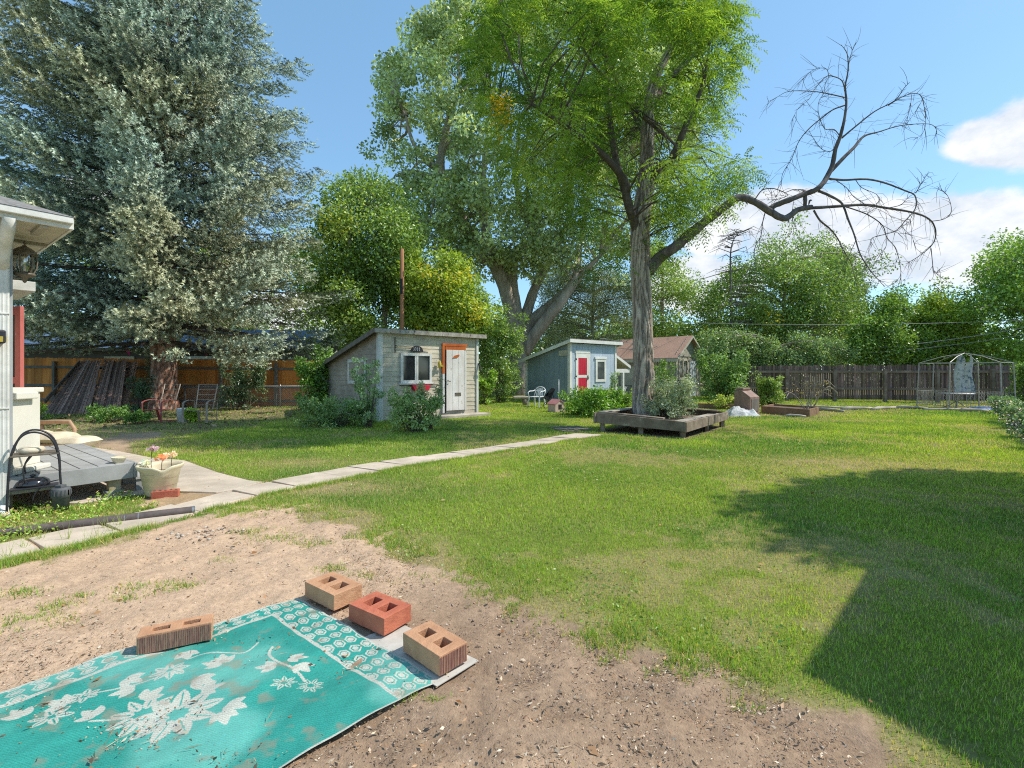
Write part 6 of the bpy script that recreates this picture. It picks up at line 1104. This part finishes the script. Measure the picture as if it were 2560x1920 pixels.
def petal(c, ang, L_, w_, base=.0, vein=False):
    global wm
    dx_, dy_ = uu-c[0], vv-c[1]; a_ = dx_*math.cos(ang)+dy_*math.sin(ang)-base; b_ = -dx_*math.sin(ang)+dy_*math.cos(ang); t_ = np.clip(a_/L_,0,1)
    m = (a_ > 0)&(a_ < L_)&(np.abs(b_) < w_*np.sin(np.pi*t_**.8)**.75)
    if vein: m &= ~((np.abs(b_) < .0028)&(t_ > .15)&(t_<.85))
    wm = np.where(m&main,1,wm)
def flower(px,py,n,L_,w_,a0=0,c0=.012):
    c = rug_uv(px,py)
    for k in range(n): petal(c,a0+2*PI*k/n,L_,w_,c0,True)
def leafsp(px,py,a0,L_,w_,n=3):
    c = rug_uv(px,py)
    for k in range(n): petal(c,a0+(k-(n-1)/2)*.75,L_*(1 if k==(n-1)//2 else .8),w_,0)
def stem(P,w_=.0045):
    global wm
    Q = [Vector((*rug_uv(*p),0)) for p in P]; Q = spline(Q,8)
    for a,b in zip(Q,Q[1:]):
        ex_,ey_ = b.x-a.x,b.y-a.y; t_ = np.clip(((uu-a.x)*ex_+(vv-a.y)*ey_)/(ex_**2+ey_**2+1e-9),0,1); wm = np.where(((uu-a.x-t_*ex_)**2+(vv-a.y-t_*ey_)**2 < w_**2)&main,1,wm)
cx6 = lambda x,y: (x/1.784, 1350+y/1.784)
stem([cx6(*p) for p in ((1150,465),(1110,505),(1075,520),(1000,520),(900,530),(850,545))]); stem([cx6(*p) for p in ((700,640),(600,665),(480,690),(380,705))]); stem([cx6(*p) for p in ((1215,480),(1200,510),(1215,545),(1280,580),(1330,610),(1360,650))],.006); stem([cx6(*p) for p in ((560,805),(480,815),(400,825))])
flower(*cx6(757,610),8,.062,.017,.3); flower(*cx6(1268,660),7,.042,.01); flower(*cx6(1385,668),8,.042,.009,.2); flower(*cx6(380,708),6,.04,.014,.4)
flower(*cx6(640,790),9,.085,.02,.2,.03); flower(*cx6(790,790),9,.12,.03,.1,.035); flower(*cx6(230,800),6,.06,.016)
for x,y,a0 in ((830,515,.2),(990,570,2.4),(1000,565,3.4),(1290,540,-.8),(1230,580,2.2),(1330,575,-.1),(560,640,-.5),(600,680,1.8),(860,660,-.9),(880,640,-.4),(900,690,-1.2),(990,790,.2),(640,730,-2.0),(430,800,2.8),(1010,760,-.6),(300,740,2.5),(100,800,2.9)): leafsp(*cx6(x,y),a0,.085,.02,3)
# off-screen repeat of the motif toward the near end
for u_,v_ in ((.35,1.75),(.8,1.6),(.6,2.1),(1.0,2.3),(.3,2.35)):
    for k in range(8): petal((u_,v_),k*.785,.09,.024,.02,True)
weave = .5+.5*np.sign(np.sin((uu*.8+vv*.6)*2*np.pi/.0105)*np.sin((uu*.6-vv*.8)*2*np.pi/.021)); nse = vnoise(uu,vv,5,7,4); colr = white*wm[...,None]+teal*(1-wm[...,None]); 
colr = colr*(.68+.32*weave[...,None])*(.8+.4*nse[...,None]); colr = colr+np.array([.10,.13,.12])*(1-wm[...,None])*smooth(.45,.7,vnoise(uu,vv,3,17,3))[...,None]*.8
dirtm = smooth(.62,.8,vnoise(uu,vv,14,27,3))[...,None]*.5; colr = colr*(1-dirtm)+np.array([.3,.22,.15])*dirtm
zz = .007+.016*vnoise(uu,vv,2.6,37,3)+.008*np.sin(vv*9+uu*4)**3+.006*np.sin(uu*14-vv*5)**5+.012*np.exp(-uu/.05)*np.sin(vv*6)**2; 
jx = .014*np.sin(vv*4.2+1)*np.exp(-uu/.2)+.012*np.sin(vv*9)*np.exp(-uu/.15); Px = U0.x+lu.x*(uu+jx)+lv.x*vv; Py = U0.y+lu.y*(uu+jx)+lv.y*vv
i = np.arange(nu*nv).reshape(nv,nu); Fq = np.stack([i[:-1,:-1],i[:-1,1:],i[1:,1:],i[1:,:-1]],-1).reshape(-1,4)
M['rug'] = pmat('woven_plastic_rug', (1,1,1),(.9,.9,.9), 40, rough=.75, bump=.25, bscale=300, dist=.003, attr=True)
o = fast_mesh('patterned_rug',np.stack([Px,Py,zz],-1),Fq,M['rug'],col=colr.reshape(-1,3),smooth=True); tag(o,'woven teal outdoor rug with white flowers and chain border','rug')
ws = thing('white_board','thin white sheet sticking out under the right end of the rug','sheet',(-.4,2.3,0)); g = MB(); g.prism([(-.60,2.58,.004),(-.155,2.245,.004),(-.32,2.06,.004),(-.77,2.42,.004)],(0,0,.004)); part(g,'sheet','dustwhite',ws); rebase(ws)
# litter lying on the rug
n = 150; u_ = rng.uniform(.02,Wr-.03,n); v_ = rng.uniform(.02,1.5,n); Pl = np.stack([U0.x+lu.x*u_+lv.x*v_,U0.y+lu.y*u_+lv.y*v_,np.full(n,.022)],1); D = rnd(n); D[:,2]*=.2; S = rnd(n); S[:,2]*=.3; ln = rng.uniform(.005,.018,n)*(1+1.6*(rng.random(n)**6)); tag(leafquads(Pl,D,S,ln,ln*.45,np.array([[.3,.17,.08],[.45,.3,.16],[.14,.1,.07]])[rng.integers(0,3,n)],'rug_litter',M['litter']),kind='stuff')
def block(label, pts, h, mat, scored, z0=.016, hole=1):
    """pts: four base corners (px,py) as seen; squared up to a true rectangle"""
    Q = [G(a,b,z0) for a,b in pts]; c = sum(Q,Vector())/4; ax = ((Q[1]-Q[0])+(Q[2]-Q[3])).normalized(); l = ((Q[1]-Q[0]).length+(Q[2]-Q[3]).length)/2; w = ((Q[3]-Q[0]).length+(Q[2]-Q[1]).length)/2
    t = thing('clay_block',label,'block',c,math.atan2(ax.y,ax.x),'hollow clay blocks weighting the rug'); return t,l,w
def make_block(label, base, ang, l, w, h, mat, face=None, sgn=1, end=None):
    t = thing('clay_block',label,'block',tuple(base),ang,'hollow clay blocks weighting the rug'); g = MB(); n = 0
    X_ = [-l/2,-l/2+.052*l/.3,-.026,.026,l/2-.052*l/.3,l/2]; e_ = min(.05,w*.3); Y_ = [-w/2,-w/2+e_,w/2-e_,w/2]
    # shell with two square cores, one closed mesh
    vid = lambda i,j,k_: (k_*4+j)*6+i
    g.v = [(X_[i],Y_[j],h*k_) for k_ in (0,1) for j in range(4) for i in range(6)]; hol = {(1,1),(3,1)}; fs2 = []
    for i in range(5):
        for j in range(3):
            if (i,j) in hol:
                q = [(i,j),(i+1,j),(i+1,j+1),(i,j+1)]
                for m_ in range(4): p_,r_ = q[m_],q[(m_+1)%4]; fs2.append((vid(*p_,0),vid(*p_,1),vid(*r_,1),vid(*r_,0)))
            else: fs2 += [(vid(i,j,0),vid(i,j+1,0),vid(i+1,j+1,0),vid(i+1,j,0)),(vid(i,j,1),vid(i+1,j,1),vid(i+1,j+1,1),vid(i,j+1,1))]
    for i in range(5): fs2 += [(vid(i,0,0),vid(i+1,0,0),vid(i+1,0,1),vid(i,0,1)),(vid(i+1,3,0),vid(i,3,0),vid(i,3,1),vid(i+1,3,1))]
    for j in range(3): fs2 += [(vid(0,j+1,0),vid(0,j,0),vid(0,j,1),vid(0,j+1,1)),(vid(5,j,0),vid(5,j+1,0),vid(5,j+1,1),vid(5,j,1))]
    g.f = fs2; g.sm = [False]*len(fs2)
    o = g.build('clay_body',M[mat],t,recalc=True)
    import bmesh
    bm = bmesh.new(); bm.from_mesh(o.data); bmesh.ops.subdivide_edges(bm,edges=bm.edges,cuts=3,use_grid_fill=True)
    for v in bm.verts:
        q = v.co; nz_ = math.sin(q.x*91+q.y*47)*math.sin(q.z*83+q.x*31); v.co += v.normal*(.0012*nz_)
    bm.to_mesh(o.data); bm.free(); b = o.modifiers.new('bevel','BEVEL'); b.width = .003; b.segments = 2; b.limit_method='ANGLE'; b.angle_limit = .9
    if face:
        for sg in (sgn,):
            g = MB(); n_ = int(l/.009)
            for i in range(n_): x = -l/2+.004+i*(l-.008)/n_; g.box(x,x+.0062,min(sg*(w/2+.0025),sg*w/2),max(sg*(w/2+.0025),sg*w/2),.004,h-.008)
            part(g,'scored_face',face,t)
    if end:
        g = MB(); n_ = int(w/.009); [g.box(l/2,l/2+.0025,-w/2+.004+i*(w-.008)/n_,-w/2+.0102+i*(w-.008)/n_,.004,h-.008) for i in range(n_)]; part(g,'scored_end',end,t)
    g = MB(); g.box(X_[1]+.002,X_[2]-.002,Y_[1]+.001,Y_[2]-.001,.0,.01); g.box(X_[3]+.002,X_[4]-.002,Y_[1]+.001,Y_[2]-.001,.0,.01); part(g,'core_floor','darksoil',t)
    return t
# block corners measured on the picture (bottom edges), squared up
def ctr(*p): Q = [G(*a,.02) for a in p]; return sum(Q,Vector())/len(Q)
z6 = lambda x,y: (x/1.784,1350+y/1.784)
def place(label, f, r, l_, h, w, mat, face):
    """f: nearest base corner px, r: right base corner px, l_: left base corner px"""
    a,b,c = G(*f,.02),G(*r,.02),G(*l_,.02); e1,e2 = b-a,c-a
    return a,b,c
def blk(label, near, left, L_, w_, h, mat, face, end=None, z0=.02):
    """near = nearest bottom corner, left = bottom-left corner; the block runs from near to left (length L_) and w_ to the right-back"""
    a,b = G(*near,z0),G(*left,z0); d = (b-a).normalized(); s = Vector((-d.y,d.x,0)); 
    if s.y < 0: s = -s
    c = a+d*L_/2+s*w_/2; ang = math.atan2(-d.y,-d.x)
    s0 = Vector((-d.y,d.x,0)); return make_block(label,(c.x,c.y,z0),ang,L_,w_,h,mat,face,1 if s.dot(s0)>0 else -1,end)
blk('buff two-hole block farthest back, at the far corner of the rug',z6(1488,318),z6(1372,258),.295,.185,.088,'blockbuff',None)
blk('red two-hole block, middle of the three along the rug end',z6(1712,430),z6(1565,362),.28,.185,.088,'blockred',None)
blk('buff two-hole block with scored end, nearest on the rug end',z6(1960,610),z6(1810,505),.28,.16,.088,'blockbuff',None,'blockscored')
blk('scored brown block lying across the left border of the rug',z6(608,518),z6(897,455),.3,.1,.088,'blockbuff','blockscored')
# ================================================================ camera, light, sky
cam = bpy.data.cameras.new('camera'); co = bpy.data.objects.new('camera',cam); COL.objects.link(co); SC.camera = co
co.location = (0,0,H); co.rotation_euler = (math.radians(90),0,0); cam.sensor_fit = 'HORIZONTAL'; cam.sensor_width = 36; cam.lens = 36*F/2560; cam.shift_y = -(960-HY)/2560.0; cam.clip_end = 3000; cam.clip_start = .05
SUNV = Vector((.99,.10,0)).normalized(); EL = math.radians(50); az = SUNV
sd_ = Vector((SUNV.x*math.cos(EL),SUNV.y*math.cos(EL),math.sin(EL)))
sl_ = bpy.data.lights.new('sun','SUN'); sl_.energy = 5.0; sl_.angle = math.radians(.6); sl_.color = (1,.94,.84); so = bpy.data.objects.new('sun',sl_); COL.objects.link(so); so.rotation_euler = (-sd_).to_track_quat('-Z','Y').to_euler()
w = bpy.data.worlds.new('World'); SC.world = w; w.use_nodes = True; n = w.node_tree; n.nodes.clear(); L = n.links.new
out = _N(n,'ShaderNodeOutputWorld'); bg = _N(n,'ShaderNodeBackground'); bg.inputs[1].default_value = .15; L(bg.outputs[0],out.inputs[0])
sky = _N(n,'ShaderNodeTexSky'); sky.sky_type = 'NISHITA'; sky.sun_disc = False; sky.sun_elevation = EL; sky.sun_rotation = math.atan2(SUNV.x,SUNV.y); sky.altitude = 1500; sky.air_density = 1.0; sky.dust_density = 1.0; sky.ozone_density = 1.6
tc = _N(n,'ShaderNodeTexCoord'); sx = _N(n,'ShaderNodeSeparateXYZ'); L(tc.outputs['Generated'],sx.inputs[0])
def mth(op,a,b=None,c=None):
    x = _N(n,'ShaderNodeMath'); x.operation = op
    for i,v in enumerate((a,b,c)):
        if v is None: continue
        if isinstance(v,(int,float)): x.inputs[i].default_value = v
        else: L(v,x.inputs[i])
    return x.outputs[0]
ay = mth('MAXIMUM',sx.outputs[1],.05); tx_ = mth('DIVIDE',sx.outputs[0],ay); tz_ = mth('DIVIDE',sx.outputs[2],ay)
nz = _N(n,'ShaderNodeTexNoise',Scale=4.5,Detail=9.0,Roughness=.55); mp = _N(n,'ShaderNodeMapping'); mp.inputs['Scale'].default_value = (1,1,1.7); L(tc.outputs['Generated'],mp.inputs[0]); L(mp.outputs[0],nz.inputs['Vector']); nf = mth('SUBTRACT',nz.outputs['Fac'],.5)
def blob(cx,cz,rx,rz):
    a = mth('DIVIDE',mth('SUBTRACT',tx_,cx),rx); b = mth('DIVIDE',mth('SUBTRACT',tz_,cz),rz); d = mth('SQRT',mth('ADD',mth('MULTIPLY',a,a),mth('MULTIPLY',b,b))); return mth('SUBTRACT',1.0,d)
T = lambda px,py: ((px-CX)/F,(HY-py)/F)
bl = None
for px,py,rx,rz in ((1980,545,260,90),(2080,590,380,130),(2400,590,380,130),(1790,600,130,60),(2500,360,150,75),(2640,330,200,90),(250,470,130,40),(680,780,250,60),(1760,700,160,90)):
    c = T(px,py); q = blob(c[0],c[1],rx/F,rz/F); bl = q if bl is None else mth('MAXIMUM',bl,q)
cm = mth('ADD',bl,mth('MULTIPLY',nf,1.9)); mr = _N(n,'ShaderNodeMapRange'); mr.interpolation_type = 'SMOOTHSTEP'; mr.inputs['From Min'].default_value = .0; mr.inputs['From Max'].default_value = .3; L(cm,mr.inputs[0])
msk = mth('MULTIPLY',mr.outputs[0],.93)
# small faint wisps
cr = _N(n,'ShaderNodeValToRGB'); cr.color_ramp.elements[0].color = (5.1,5.5,6.1,1); cr.color_ramp.elements[1].color = (7.0,7.0,7.0,1); cr.color_ramp.elements[0].position = .4; cr.color_ramp.elements[1].position = .56; nb_ = _N(n,'ShaderNodeTexNoise',Scale=9.0,Detail=8.0,Roughness=.6); L(mp.outputs[0],nb_.inputs['Vector']); L(nb_.outputs['Fac'],cr.inputs[0])
mx = _N(n,'ShaderNodeMix',data_type='RGBA'); L(msk,mx.inputs[0]); sb_ = _N(n,'ShaderNodeMix',data_type='RGBA',blend_type='MULTIPLY'); sb_.inputs[0].default_value = 1; sb_.inputs[7].default_value = (1.8,2.0,1.85,1); L(sky.outputs[0],sb_.inputs[6]); hz_ = _N(n,'ShaderNodeMix',data_type='RGBA'); hz_.inputs[0].default_value = .5; hz_.inputs[7].default_value = (1.6,3.3,5.3,1); L(sb_.outputs[2],hz_.inputs[6]); L(hz_.outputs[2],mx.inputs[6]); L(cr.outputs[0],mx.inputs[7]); L(mx.outputs[2],bg.inputs[0])
SC.view_settings.view_transform = 'Standard'; SC.view_settings.look = 'None'; SC.view_settings.exposure = 0; SC.view_settings.gamma = 1
SC.cycles.max_bounces = 6; SC.cycles.diffuse_bounces = 3; SC.cycles.transmission_bounces = 4; SC.cycles.transparent_max_bounces = 6; SC.cycles.use_denoising = False; SC.cycles.use_adaptive_sampling = False; SC.cycles.pixel_filter_type = 'BLACKMAN_HARRIS'; SC.cycles.filter_width = 1.1; SC.cycles.sample_clamp_indirect = 4
SC.render.engine = 'CYCLES'
